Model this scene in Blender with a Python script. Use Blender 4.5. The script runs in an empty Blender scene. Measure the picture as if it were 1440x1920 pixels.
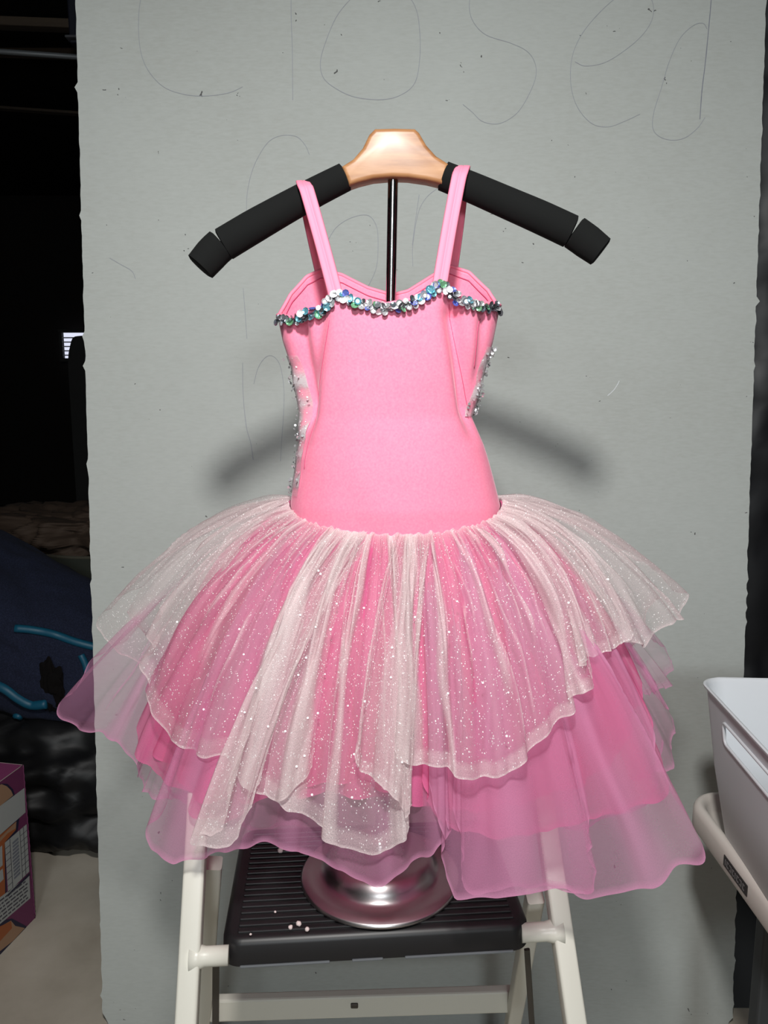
import bpy, bmesh, math, random
import numpy as np
from mathutils import Vector, Matrix, noise
from mathutils.bvhtree import BVHTree

S = bpy.context.scene
COL = S.collection
R = math.radians
random.seed(7)

# ------------------------------------------------------------------ camera
CAM_H, PITCH, F = 1.217, R(9.0), 1440.0
cam = bpy.data.cameras.new('camera')
cam.sensor_fit = 'VERTICAL'; cam.sensor_height = 24.0; cam.lens = 24.0 * F / 1920.0
cam.clip_start = 0.02
cam_o = bpy.data.objects.new('camera', cam); COL.objects.link(cam_o)
cam_o.location = (0, 0, CAM_H); cam_o.rotation_euler = (R(90) - PITCH, 0, 0)
S.camera = cam_o

# ------------------------------------------------------------------ light
w = bpy.data.worlds.new('garage_air'); S.world = w; w.use_nodes = True
w.node_tree.nodes['Background'].inputs[0].default_value = (0.75, 0.85, 1.0, 1)
w.node_tree.nodes['Background'].inputs[1].default_value = 0.010

def lamp(name, loc, power, radius, col):
    l = bpy.data.lights.new(name, 'POINT'); l.energy = power; l.shadow_soft_size = radius; l.color = col
    o = bpy.data.objects.new(name, l); COL.objects.link(o); o.location = loc
    return o
# a shaded work lamp hung just over the camera, its reflector turned down at the dress
wl = bpy.data.lights.new('work_lamp', 'SPOT'); wl.energy = 70; wl.shadow_soft_size = 0.06; wl.color = (1.0, 0.985, 0.955)
wl.spot_size = R(150); wl.spot_blend = 1.0
wo = bpy.data.objects.new('work_lamp', wl); COL.objects.link(wo); wo.location = (-0.02, -0.03, 1.88)
wo.rotation_euler = Vector((0.02, 1.33, -1.35)).to_track_quat('-Z', 'Y').to_euler()
lamp('rear_fill', (0.1, -2.4, 2.0), 105, 0.25, (0.90, 0.97, 1.0))  # added soft fill behind the camera, evens out the light on the board

S.view_settings.view_transform = 'Standard'
S.view_settings.look = 'None'
S.view_settings.gamma = 1.0
S.view_settings.use_curve_mapping = False
S.view_settings.exposure = 0.0
S.cycles.transparent_max_bounces = 32
S.cycles.max_bounces = 3
S.cycles.diffuse_bounces = 3
S.cycles.adaptive_threshold = 0.05

# ------------------------------------------------------------------ picture <-> place
CP, SP = math.cos(PITCH), math.sin(PITCH)
def ray(px, py):
    u = (px - 720) / F; v = (960 - py) / F
    return Vector((u, CP + v * SP, -SP + v * CP))
CAM = Vector((0, 0, CAM_H))
def at(px, py, Y=None, Z=None, X=None):
    d = ray(px, py)
    if Y is not None: t = Y / d.y
    elif Z is not None: t = (Z - CAM_H) / d.z
    else: t = X / d.x
    return CAM + d * t

# ------------------------------------------------------------------ materials
def mat(name, color, rough=0.6, metal=0.0, **kw):
    m = bpy.data.materials.new(name); m.use_nodes = True
    b = m.node_tree.nodes['Principled BSDF']
    b.inputs['Base Color'].default_value = (*color, 1)
    b.inputs['Roughness'].default_value = rough
    b.inputs['Metallic'].default_value = metal
    for k, v in kw.items():
        b.inputs[k.replace('_', ' ')].default_value = v
    return m

def N(m, typ, **props):
    n = m.node_tree.nodes.new(typ)
    for k, v in props.items():
        setattr(n, k, v)
    return n
def L(m, a, b): m.node_tree.links.new(a, b)
def ramp(m, src, stops):
    r = N(m, 'ShaderNodeValToRGB')
    els = r.color_ramp.elements
    els[0].position, els[0].color = stops[0][0], (*stops[0][1], 1)
    els[1].position, els[1].color = stops[-1][0], (*stops[-1][1], 1)
    for p, c in stops[1:-1]:
        e = els.new(p); e.color = (*c, 1)
    L(m, src, r.inputs[0]); return r.outputs[0]
def noise_tex(m, scale, detail=4, coord='Object', stretch=None, rough=0.55):
    tc = N(m, 'ShaderNodeTexCoord'); n = N(m, 'ShaderNodeTexNoise')
    n.inputs['Scale'].default_value = scale; n.inputs['Detail'].default_value = detail
    n.inputs['Roughness'].default_value = rough
    src = tc.outputs[coord]
    if stretch:
        mp = N(m, 'ShaderNodeMapping'); mp.inputs['Scale'].default_value = stretch
        L(m, src, mp.inputs[0]); src = mp.outputs[0]
    L(m, src, n.inputs['Vector']); return n.outputs['Fac']
def bump(m, src, strength, dist=0.002):
    b = N(m, 'ShaderNodeBump'); b.inputs['Strength'].default_value = strength; b.inputs['Distance'].default_value = dist
    L(m, src, b.inputs['Height'])
    L(m, b.outputs[0], m.node_tree.nodes['Principled BSDF'].inputs['Normal'])
def colour(m, src):
    L(m, src, m.node_tree.nodes['Principled BSDF'].inputs['Base Color'])
def mathn(m, op, a, b=None, c=None):
    n = N(m, 'ShaderNodeMath', operation=op)
    for i, v in enumerate((a, b, c)):
        if v is None: continue
        if isinstance(v, (int, float)): n.inputs[i].default_value = v
        else: L(m, v, n.inputs[i])
    return n.outputs[0]

# drywall: grey paper with fibres and nicks
M_board = mat('drywall_paper', (0.46, 0.48, 0.465), 0.9)
f1 = noise_tex(M_board, 2.2, 5)
f2 = noise_tex(M_board, 260, 3, stretch=(0.25, 1, 1))
mx = mathn(M_board, 'ADD', mathn(M_board, 'MULTIPLY', f1, 0.55), mathn(M_board, 'MULTIPLY', f2, 0.45))
base_c = ramp(M_board, mx, [(0.25, (0.40, 0.415, 0.39)), (0.5, (0.45, 0.475, 0.455)), (0.75, (0.49, 0.52, 0.50))])
vo = N(M_board, 'ShaderNodeTexVoronoi'); vo.inputs['Scale'].default_value = 40
tc = N(M_board, 'ShaderNodeTexCoord')
nz = N(M_board, 'ShaderNodeTexNoise'); nz.inputs['Scale'].default_value = 45; L(M_board, tc.outputs['Object'], nz.inputs['Vector'])
va = N(M_board, 'ShaderNodeVectorMath', operation='MULTIPLY_ADD'); va.inputs[1].default_value = (0.05, 0.05, 0.05)
L(M_board, nz.outputs['Color'], va.inputs[0]); L(M_board, tc.outputs['Object'], va.inputs[2])
L(M_board, va.outputs[0], vo.inputs['Vector'])
sep = N(M_board, 'ShaderNodeSeparateColor'); L(M_board, vo.outputs['Color'], sep.inputs[0])
near = mathn(M_board, 'LESS_THAN', vo.outputs['Distance'], mathn(M_board, 'MULTIPLY', sep.outputs[1], 0.10))
pick = mathn(M_board, 'GREATER_THAN', sep.outputs[0], 0.62)
nick = mathn(M_board, 'MULTIPLY', near, pick)
mixc = N(M_board, 'ShaderNodeMix', data_type='RGBA'); L(M_board, nick, mixc.inputs[0]); L(M_board, base_c, mixc.inputs[6])
mixc.inputs[7].default_value = (0.10, 0.10, 0.10, 1)
colour(M_board, mixc.outputs[2]); bump(M_board, f2, 0.12, 0.001)
M_gyp = mat('gypsum_edge', (0.42, 0.38, 0.37), 0.95)
M_pencil = mat('pencil', (0.325, 0.34, 0.37), 0.7)
M_pencil_dark = mat('pencil_dark', (0.23, 0.24, 0.28), 0.7)

M_floor = mat('concrete', (0.30, 0.27, 0.23), 0.85)
fn = noise_tex(M_floor, 3.5, 8); colour(M_floor, ramp(M_floor, fn, [(0.3, (0.34, 0.295, 0.235)), (0.5, (0.47, 0.42, 0.345)), (0.7, (0.57, 0.52, 0.44))]))
bump(M_floor, noise_tex(M_floor, 60, 4), 0.15)
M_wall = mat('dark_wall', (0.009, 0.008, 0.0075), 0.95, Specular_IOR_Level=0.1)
M_wood_dark = mat('old_joist', (0.05, 0.034, 0.022), 0.85)
colour(M_wood_dark, ramp(M_wood_dark, noise_tex(M_wood_dark, 4, 6, stretch=(0.2, 4, 4)), [(0.3, (0.030, 0.020, 0.013)), (0.7, (0.075, 0.052, 0.034))]))
M_pipe = mat('galvanised', (0.16, 0.17, 0.18), 0.5, 0.3)

PINK = (1.0, 0.235, 0.355)
M_pink = mat('pink_stretch_velvet', PINK, 0.62, Sheen_Weight=0.35, Sheen_Roughness=0.4)
M_pink.node_tree.nodes['Principled BSDF'].inputs['Sheen Tint'].default_value = (1, 0.75, 0.82, 1)
M_pink.node_tree.nodes['Principled BSDF'].inputs['Specular IOR Level'].default_value = 0.2
pn = noise_tex(M_pink, 420, 3)
colour(M_pink, ramp(M_pink, pn, [(0.3, (0.98, 0.245, 0.395)), (0.7, (1.0, 0.315, 0.455))])); bump(M_pink, pn, 0.12, 0.0006)
M_strap = mat('pink_strap', (1.0, 0.255, 0.385), 0.65)
M_seam = mat('seam_thread', (0.72, 0.10, 0.22), 0.7)
M_wood = mat('varnished_wood', (0.75, 0.45, 0.25), 0.45, Coat_Weight=0.15, Coat_Roughness=0.25)
wn = noise_tex(M_wood, 9, 6, stretch=(1.2, 6, 9))
colour(M_wood, ramp(M_wood, wn, [(0.3, (0.23, 0.095, 0.036)), (0.5, (0.36, 0.17, 0.07)), (0.72, (0.47, 0.25, 0.12))]))
M_foam = mat('black_foam', (0.0035, 0.004, 0.004), 0.95, Specular_IOR_Level=0.3)
bump(M_foam, noise_tex(M_foam, 900, 2), 0.2, 0.0005)
M_chrome = mat('chrome', (0.30, 0.30, 0.31), 0.16, 1.0)
M_steel = mat('brushed_steel', (0.62, 0.58, 0.58), 0.30, 1.0)
sn = noise_tex(M_steel, 60, 3, stretch=(1, 1, 12)); bump(M_steel, sn, 0.04, 0.0005)
M_tread = mat('black_rubber', (0.010, 0.009, 0.010), 0.42)
M_lip = mat('worn_lip', (0.13, 0.14, 0.15), 0.4)
M_white = mat('cream_enamel', (0.74, 0.72, 0.64), 0.35)
M_dull = mat('dull_link', (0.10, 0.09, 0.08), 0.45, 0.7)
M_plastic = mat('white_plastic', (0.70, 0.725, 0.76), 0.42)
M_tray = mat('ivory_plastic', (0.66, 0.61, 0.56), 0.42)
M_plaque = mat('dark_plaque', (0.03, 0.025, 0.025), 0.5)
M_plaque2 = mat('plaque_relief', (0.13, 0.12, 0.12), 0.45)
M_leg = mat('grey_leg', (0.06, 0.065, 0.07), 0.5, 0.4)
M_bag = mat('black_polythene', (0.005, 0.005, 0.006), 0.55)
M_sheet = mat('black_sheeting', (0.005, 0.005, 0.007), 0.5)
M_navy = mat('navy_cloth', (0.004, 0.008, 0.028), 0.95)
nn = noise_tex(M_navy, 300, 3); colour(M_navy, ramp(M_navy, nn, [(0.4, (0.003, 0.006, 0.022)), (0.75, (0.014, 0.02, 0.05))]))
M_teal = mat('teal_piping', (0.004, 0.085, 0.15), 0.5)
M_olive = mat('olive_cloth', (0.028, 0.032, 0.024), 0.9)
M_rim = mat('olive_rim', (0.08, 0.075, 0.055), 0.8)
M_brown = mat('brown_paper', (0.055, 0.034, 0.022), 0.8)
M_net = mat('black_netting', (0.006, 0.005, 0.005), 0.9, Specular_IOR_Level=0.1)
M_purple = mat('box_purple', (0.14, 0.028, 0.085), 0.6)
M_ptop = mat('box_top', (0.26, 0.05, 0.15), 0.6)
M_edge = mat('box_worn_edge', (0.34, 0.26, 0.26), 0.8)
M_boxw = mat('box_print_white', (0.36, 0.37, 0.36), 0.6)
M_boxo = mat('box_print_orange', (0.33, 0.095, 0.03), 0.6)
M_boxt = mat('box_print_tan', (0.34, 0.20, 0.12), 0.6)
M_boxn = mat('box_print_navy', (0.016, 0.014, 0.04), 0.6)
M_ink = mat('box_print_ink', (0.06, 0.055, 0.07), 0.7)
M_inkg = mat('box_print_grey', (0.17, 0.18, 0.21), 0.7)
M_crumb = mat('crumb', (0.75, 0.62, 0.60), 0.9)
M_slat = mat('blind_slat', (0.35, 0.36, 0.40), 0.6)
M_black = mat('dark_stuff', (0.008, 0.008, 0.008), 0.8)
M_day = mat('daylight_pane', (0, 0, 0), 1.0)
b = M_day.node_tree.nodes['Principled BSDF']
b.inputs['Emission Color'].default_value = (0.80, 0.83, 1.0, 1); b.inputs['Emission Strength'].default_value = 0.95

def sheer(name, col, tint, glitter=0.0, weave=900, flake=330):
    """sheer cloth: how much of it is thread comes from the mesh ('dens'), finer weave from noise"""
    m = bpy.data.materials.new(name); m.use_nodes = True
    nt = m.node_tree; nt.nodes.remove(nt.nodes['Principled BSDF'])
    out = nt.nodes['Material Output']
    at_ = N(m, 'ShaderNodeAttribute', attribute_name='dens')
    uv = N(m, 'ShaderNodeUVMap')
    nz = N(m, 'ShaderNodeTexNoise'); nz.inputs['Scale'].default_value = weave; nz.inputs['Detail'].default_value = 1
    L(m, uv.outputs[0], nz.inputs['Vector'])
    k = mathn(m, 'MULTIPLY_ADD', nz.outputs['Fac'], 1.1 if glitter else 0.3, 0.45 if glitter else 0.85)
    a = mathn(m, 'MULTIPLY', at_.outputs['Fac'], k)
    a = mathn(m, 'MINIMUM', a, 0.97)
    dif = N(m, 'ShaderNodeBsdfDiffuse'); dif.inputs[0].default_value = (*col, 1)
    trl = N(m, 'ShaderNodeBsdfTranslucent'); trl.inputs[0].default_value = (*tint, 1)
    mixa = N(m, 'ShaderNodeMixShader'); mixa.inputs[0].default_value = 0.35
    L(m, dif.outputs[0], mixa.inputs[1]); L(m, trl.outputs[0], mixa.inputs[2])
    tr = N(m, 'ShaderNodeBsdfTransparent')
    mixb = N(m, 'ShaderNodeMixShader'); L(m, a, mixb.inputs[0])
    L(m, tr.outputs[0], mixb.inputs[1]); L(m, mixa.outputs[0], mixb.inputs[2])
    last = mixb.outputs[0]
    if glitter:
        vo = N(m, 'ShaderNodeTexVoronoi'); vo.inputs['Scale'].default_value = flake
        L(m, uv.outputs[0], vo.inputs['Vector'])
        sp = N(m, 'ShaderNodeSeparateColor'); L(m, vo.outputs['Color'], sp.inputs[0])
        hit = mathn(m, 'LESS_THAN', vo.outputs['Distance'], mathn(m, 'MULTIPLY', sp.outputs[1], 0.36))
        hit = mathn(m, 'MULTIPLY', hit, mathn(m, 'LESS_THAN', sp.outputs[0], glitter))
        fl = N(m, 'ShaderNodeBsdfDiffuse'); fl.inputs[0].default_value = (1.0, 0.97, 0.97, 1)
        fm = fl
        mixf = N(m, 'ShaderNodeMixShader'); L(m, mathn(m, 'MULTIPLY', hit, 0.8), mixf.inputs[0])
        L(m, last, mixf.inputs[1]); L(m, fm.outputs[0], mixf.inputs[2]); last = mixf.outputs[0]
    L(m, last, out.inputs[0])
    return m
M_glitter = sheer('cream_glitter_tulle', (0.95, 0.82, 0.82), (0.95, 0.74, 0.77), glitter=0.5, flake=520)
M_tulle = sheer('pink_tulle', (0.98, 0.225, 0.465), (0.98, 0.18, 0.42))
M_organza = sheer('lilac_pink_organza', (0.90, 0.40, 0.64), (0.90, 0.33, 0.58))
M_lace = sheer('silver_side_lace', (0.75, 0.72, 0.74), (0.5, 0.4, 0.45), glitter=0.6, weave=500, flake=300)

# ------------------------------------------------------------------ mesh helpers
def link(o, parent=None):
    COL.objects.link(o)
    if parent is not None: o.parent = parent
    return o
def tag(o, label=None, cat=None, group=None, kind=None):
    if label: o['label'] = label
    if cat: o['category'] = cat
    if group: o['group'] = group
    if kind: o['kind'] = kind
    return o
def empty(name, loc=(0, 0, 0), rz=0.0):
    o = bpy.data.objects.new(name, None); o.empty_display_size = 0.05
    o.location = loc; o.rotation_euler = (0, 0, rz)
    return link(o)
def mk(name, verts, faces, m, parent=None, smooth=True, uv=None, world=True):
    me = bpy.data.meshes.new(name)
    me.from_pydata([tuple(v) for v in verts], [], faces); me.update()
    me.materials.append(m)
    if smooth: me.polygons.foreach_set('use_smooth', [True] * len(me.polygons))
    if uv is not None:
        l = me.uv_layers.new(name='UVMap')
        idx = np.zeros(len(me.loops), dtype=np.int32); me.loops.foreach_get('vertex_index', idx)
        l.data.foreach_set('uv', np.asarray(uv, dtype=np.float32)[idx].ravel())
    o = bpy.data.objects.new(name, me); link(o, parent)
    if parent is not None and world:
        o.matrix_parent_inverse = wmat(parent).inverted()
    return o
def wmat(o):
    m = Matrix.LocRotScale(o.location, o.rotation_euler, None)
    if o.parent: return wmat(o.parent) @ o.matrix_parent_inverse @ m
    return m
def from_bm(name, bm, m, parent=None, smooth=False, angle=None):
    me = bpy.data.meshes.new(name); bm.to_mesh(me); bm.free()
    me.materials.append(m)
    if smooth: me.polygons.foreach_set('use_smooth', [True] * len(me.polygons))
    o = bpy.data.objects.new(name, me); link(o, parent)
    if parent is not None: o.matrix_parent_inverse = wmat(parent).inverted()
    if smooth and angle:
        me.set_sharp_from_angle(angle=angle)
    return o
def box_bm(c, s, bev=0.0, rot=None, seg=2, bm=None):
    bm2 = bmesh.new(); bmesh.ops.create_cube(bm2, size=1.0)
    for v in bm2.verts: v.co = Vector((v.co.x * s[0], v.co.y * s[1], v.co.z * s[2]))
    if bev: bmesh.ops.bevel(bm2, geom=list(bm2.edges), offset=bev, segments=seg, profile=0.5, affect='EDGES')
    Mx = Matrix.Translation(Vector(c)) @ (rot.to_4x4() if rot else Matrix())
    bmesh.ops.transform(bm2, matrix=Mx, verts=bm2.verts)
    if bm is None: return bm2
    me = bpy.data.meshes.new('tmp'); bm2.to_mesh(me); bm2.free(); bm.from_mesh(me); bpy.data.meshes.remove(me)
    return bm
def catmull(pts, n):
    """resample a polyline of tuples smoothly, n points even in arc length"""
    P = np.array(pts, dtype=float); k = len(P)
    Q = np.vstack([2 * P[0] - P[1], P, 2 * P[-1] - P[-2]])
    out = []
    for i in range(k - 1):
        p0, p1, p2, p3 = Q[i], Q[i + 1], Q[i + 2], Q[i + 3]
        for t in np.linspace(0, 1, 24, endpoint=False):
            out.append(0.5 * ((2 * p1) + (p2 - p0) * t + (2 * p0 - 5 * p1 + 4 * p2 - p3) * t * t + (3 * p1 - p0 - 3 * p2 + p3) * t ** 3))
    out.append(P[-1]); out = np.array(out)
    d = np.r_[0, np.cumsum(np.linalg.norm(np.diff(out, axis=0), axis=1))]
    s = np.linspace(0, d[-1], n)
    return np.stack([np.interp(s, d, out[:, j]) for j in range(P.shape[1])], 1)
def tube(pts, rad, seg=12, flat=1.0, up=(0, 0, 1), cap=True):
    """verts, faces of a swept tube; rad number or list; flat squeezes along the second axis"""
    P = [Vector(p) for p in pts]; n = len(P)
    rad = [rad] * n if isinstance(rad, (int, float)) else rad
    V, Fc = [], []
    for i, p in enumerate(P):
        t = (P[min(i + 1, n - 1)] - P[max(i - 1, 0)]).normalized()
        a = t.cross(Vector(up))
        if a.length < 1e-4: a = t.cross(Vector((1, 0, 0)))
        a.normalize(); c = a.cross(t).normalized()
        for k in range(seg):
            th = 2 * math.pi * k / seg
            V.append(p + a * math.cos(th) * rad[i] * flat + c * math.sin(th) * rad[i])
    for i in range(n - 1):
        for k in range(seg):
            k2 = (k + 1) % seg
            Fc.append((i * seg + k, i * seg + k2, (i + 1) * seg + k2, (i + 1) * seg + k))
    if cap:
        Fc.append(tuple(range(seg - 1, -1, -1))); Fc.append(tuple((n - 1) * seg + k for k in range(seg)))
    return V, Fc
def lathe(prof, seg=64, c=(0, 0, 0)):
    V, Fc = [], []
    for r, z in prof:
        for k in range(seg):
            th = 2 * math.pi * k / seg
            V.append((c[0] + r * math.cos(th), c[1] + r * math.sin(th), c[2] + z))
    for i in range(len(prof) - 1):
        for k in range(seg):
            k2 = (k + 1) % seg
            Fc.append((i * seg + k, i * seg + k2, (i + 1) * seg + k2, (i + 1) * seg + k))
    return V, Fc
def round_rect(x0, x1, y0, y1, r, n=8):
    P = []
    for cx, cy, a0 in ((x1 - r, y1 - r, 0), (x0 + r, y1 - r, 90), (x0 + r, y0 + r, 180), (x1 - r, y0 + r, 270)):
        for k in range(n + 1):
            a = R(a0 + 90 * k / n); P.append((cx + r * math.cos(a), cy + r * math.sin(a)))
    return P
def loft(rings):
    V, Fc = [], []; n = len(rings[0])
    for rg in rings: V += [tuple(p) for p in rg]
    for i in range(len(rings) - 1):
        for k in range(n):
            k2 = (k + 1) % n
            Fc.append((i * n + k, i * n + k2, (i + 1) * n + k2, (i + 1) * n + k))
    return V, Fc

# ================================================================== THE SETTING
def plane(name, pts, m, kind='structure'):
    o = mk(name, pts, [(0, 1, 2, 3)], m, smooth=False); o['kind'] = kind; return o
XL, XR, YB, YF, ZC = -3.2, 2.6, 5.6, -3.2, 2.55
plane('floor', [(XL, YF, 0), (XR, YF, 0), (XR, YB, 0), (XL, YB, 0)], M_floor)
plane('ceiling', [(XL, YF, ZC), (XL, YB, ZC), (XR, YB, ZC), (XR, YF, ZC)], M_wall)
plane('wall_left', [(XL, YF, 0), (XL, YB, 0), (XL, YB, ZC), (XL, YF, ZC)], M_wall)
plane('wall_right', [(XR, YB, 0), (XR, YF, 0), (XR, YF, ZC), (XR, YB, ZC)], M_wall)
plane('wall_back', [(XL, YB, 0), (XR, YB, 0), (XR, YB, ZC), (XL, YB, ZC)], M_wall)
M_front = mat('garage_door_paint', (0.35, 0.35, 0.34), 0.8)
plane('wall_front', [(XR, YF, 0), (XL, YF, 0), (XL, YF, ZC), (XR, YF, ZC)], M_front)

# joists and a pipe under the dark ceiling, seen past the board
def beam(name, pa, pb, h, d, m):
    a, b_ = Vector(pa), Vector(pb); t = (b_ - a); ln = t.length; rot = t.to_track_quat('X', 'Z').to_matrix()
    o = from_bm(name, box_bm((a + b_) / 2, (ln, d, h), 0.003, rot), m); o['kind'] = 'structure'; return o
beam('trim_1', at(-400, 28, Y=3.0), at(300, 55, Y=3.0), 0.03, 0.05, M_wood_dark)
beam('trim_2', at(-400, 70, Y=3.3), at(300, 92, Y=3.3), 0.085, 0.05, M_wood_dark)
beam('trim_3', at(-400, 175, Y=3.8), at(300, 224, Y=3.8), 0.012, 0.04, M_wood_dark)
v_, f_ = tube([at(-400, 68, Y=2.9), at(300, 118, Y=2.9)], 0.009, 10)
o = mk('ceiling_pipe', v_, f_, M_pipe); tag(o, 'thin grey pipe crossing the dark rafters', 'pipe')
pz = at(160, 66, Y=2.8)  # blue metal shelf bracket, drawn out upwards to meet the ceiling
o = from_bm('bracket_post', box_bm((pz.x, pz.y, (pz.z - .035 + ZC) / 2), (0.09, 0.06, ZC - pz.z + .035), 0.006), mat('blue_metal', (0.003, 0.004, 0.014), 0.7)); o['kind'] = 'structure'
o2 = from_bm('ledge', box_bm(at(160, 76, Y=2.78), (0.11, 0.07, 0.008), 0.002), mat('blue_metal_edge', (0.07, 0.07, 0.08), 0.5), o)

# far window with a blind
wy = 5.5
win = empty('window_1', at(140, 668, Y=wy)); win['kind'] = 'structure'
a0, a1 = at(119, 624, Y=wy), at(230, 672, Y=wy)
mk('pane', [(a0.x, wy, a1.z), (a1.x, wy, a1.z), (a1.x, wy, a0.z), (a0.x, wy, a0.z)], [(0, 1, 2, 3)], M_day, win, smooth=False)
for k in range(5):
    zc = a0.z + (a1.z - a0.z) * (0.20 + 0.17 * k)
    from_bm('slat', box_bm(((a0.x + a1.x) / 2, wy - 0.02, zc), (a1.x - a0.x, 0.03, 0.007)), M_slat, win)
fr = box_bm(((a0.x + a1.x) / 2, wy - 0.01, a0.z + 0.012), (a1.x - a0.x + 0.05, 0.05, 0.024), 0.003)
box_bm(((a0.x + a1.x) / 2, wy - 0.01, a1.z - 0.012), (a1.x - a0.x + 0.05, 0.05, 0.024), 0.003, bm=fr)
box_bm((a0.x - 0.012, wy - 0.01, (a0.z + a1.z) / 2), (0.024, 0.05, a0.z - a1.z), 0.003, bm=fr)
from_bm('window_frame', fr, M_black, win)
# the dark rounded chair back standing in front of the window
pts = [(128, 700), (128, 668), (131, 650), (136, 634), (146, 630), (175, 629), (215, 630), (240, 640), (240, 700)]
yb = 4.6; V = []; Fc = []
ring = catmull([tuple(at(px, py, Y=yb)) for px, py in pts], 40)
n = len(ring)
for dy in (0, 0.06):
    V += [(p[0], yb + dy, p[2]) for p in ring]
base_z = 0.0
V[0] = (V[0][0], yb, base_z); V[n - 1] = (V[n - 1][0], yb, base_z); V[n] = (V[n][0], yb + .06, base_z); V[2 * n - 1] = (V[2 * n - 1][0], yb + .06, base_z)
Fc.append(tuple(range(n))); Fc.append(tuple(range(2 * n - 1, n - 1, -1)))
for i in range(n - 1): Fc.append((i, i + n, i + n + 1, i + 1))
o = mk('seat_back', V, Fc, M_black, smooth=False); tag(o, 'black rounded seat back in front of the small bright window', 'seat')

# black plastic sheeting hanging behind the board on its right side
V, Fc = [], []; nx, nzv = 60, 90
for i in range(nx + 1):
    for j in range(nzv + 1):
        x = 0.55 + 1.5 * i / nx; z = 2.5 * j / nzv
        y = 1.66 + 0.05 * noise.noise(Vector((x * 5, z * 1.3, 1))) + 0.03 * abs(noise.noise(Vector((x * 9 + z * 6, z * 9 - x * 4, 5))))
        kz = min(1.0, z / 0.4 + 0.1); y = 1.66 + (y - 1.66) * kz - 0.305 * max(0.0, 1 - z / 0.6)
        V.append((x, y, z + 0.003))
for i in range(nx):
    for j in range(nzv):
        a = i * (nzv + 1) + j; Fc.append((a, a + nzv + 1, a + nzv + 2, a + 1))
o = mk('plastic_sheet', V, Fc, M_sheet); tag(o, 'black crinkled plastic sheet hanging behind the grey board', 'plastic sheet')

# ================================================================== DRYWALL BOARD
BY0, BL = 1.314, math.tan(R(5))
def bpt(px, py, off=0.0):
    d = ray(px, py); t = (BY0 + BL * CAM_H) / (d.y - BL * d.z)
    return CAM + d * t + Vector((0, -math.cos(R(5)), math.sin(R(5)))) * off
board = empty('drywall_board', (0.065, BY0, 0.0))
tag(board, 'large grey sheet of drywall with torn edges and pencil writing', 'board')
rng = np.random.RandomState(3)
bx0, bx1, hb = -0.5445, 0.6745, 2.3
nrow = 260
left = [bx0 + 0.0022 * noise.noise(Vector((k * 0.35, 0, 0))) - (0.006 * max(0, noise.noise(Vector((k * 0.8, 4, 0))) - 0.38)) * 4 for k in range(nrow)]
right = [bx1 + 0.0028 * noise.noise(Vector((k * 0.4, 9, 0))) + (0.006 * max(0, noise.noise(Vector((k * 0.7, 14, 0))) - 0.35)) * 4 for k in range(nrow)]
V = []; Fc = []
th = 0.0127; nrm = Vector((0, math.cos(R(5)), -math.sin(R(5))))
for k in range(nrow):
    z = hb * k / (nrow - 1); y = BY0 + BL * z
    if k < 3: left[k] += 0.004 * (3 - k); right[k] -= 0.003 * (3 - k)
    V += [(left[k], y, z), (right[k], y, z)]
for k in range(nrow):
    z = hb * k / (nrow - 1); y = BY0 + BL * z
    V += [(bx0 + .001, y + th, z), (bx1 - .001, y + th, z)]
for k in range(nrow - 1):
    a = 2 * k; b2 = 2 * nrow + 2 * k
    Fc.append((a, a + 1, a + 3, a + 2)); Fc.append((b2 + 1, b2, b2 + 2, b2 + 3))
paper = mk('paper_face', V, Fc, M_board, board, smooth=False)
Fc2 = []
for k in range(nrow - 1):
    a = 2 * k; b2 = 2 * nrow + 2 * k
    Fc2 += [(a, a + 2, b2 + 2, b2), (a + 1, b2 + 1, b2 + 3, a + 3)]
Fc2 += [(0, 2 * nrow, 2 * nrow + 1, 1), (2 * nrow - 2, 2 * nrow - 1, 4 * nrow - 1, 4 * nrow - 2)]
mk('gypsum_core', V, Fc2, M_gyp, board, smooth=False)
# pencil strokes
def stroke(name, pts, wid=1.3, m=None):
    P = catmull([(p[0], p[1]) for p in pts], max(12, 10 * len(pts)))
    V, Fc = [], []
    for i, p in enumerate(P):
        t = P[min(i + 1, len(P) - 1)] - P[max(i - 1, 0)]; t /= (np.linalg.norm(t) + 1e-9)
        nv = np.array([-t[1], t[0]]) * wid * 0.5 * (0.75 + 0.5 * abs(noise.noise(Vector((i * .3, pts[0][0], 0)))))
        V += [bpt(p[0] - nv[0], p[1] - nv[1], 0.0006), bpt(p[0] + nv[0], p[1] + nv[1], 0.0006)]
    for i in range(len(P) - 1): Fc.append((2 * i, 2 * i + 1, 2 * i + 3, 2 * i + 2))
    return mk(name, V, Fc, m or M_pencil, board, smooth=False)
stroke('pencil_letter', [(272, -30), (262, 10), (260, 60), (266, 105), (282, 138), (310, 165), (350, 178), (390, 180), (430, 174), (455, 163)])
stroke('pencil_letter', [(546, -30), (546, 30), (548, 90), (549, 188)], 1.6)
stroke('pencil_letter', [(700, -40), (660, -4), (632, 30), (612, 75), (601, 115), (606, 145), (628, 165), (665, 182), (715, 187), (752, 178), (778, 155), (787, 110), (787, 60), (781, 20), (765, -8), (735, -30), (700, -40)], 1.5)
stroke('pencil_letter', [(905, -40), (885, -15), (880, 15), (888, 42), (912, 66), (960, 82), (990, 98), (1004, 122), (1003, 150), (985, 190), (965, 216), (935, 232), (905, 228), (885, 210), (868, 196)])
stroke('pencil_letter', [(1078, 116), (1098, 124), (1135, 117), (1175, 92), (1205, 65), (1222, 38), (1225, 12), (1215, -10), (1190, -20), (1150, 0), (1105, 45), (1080, 85), (1070, 125), (1072, 170), (1085, 205), (1110, 232), (1140, 238), (1170, 228), (1200, 214)])
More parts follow.
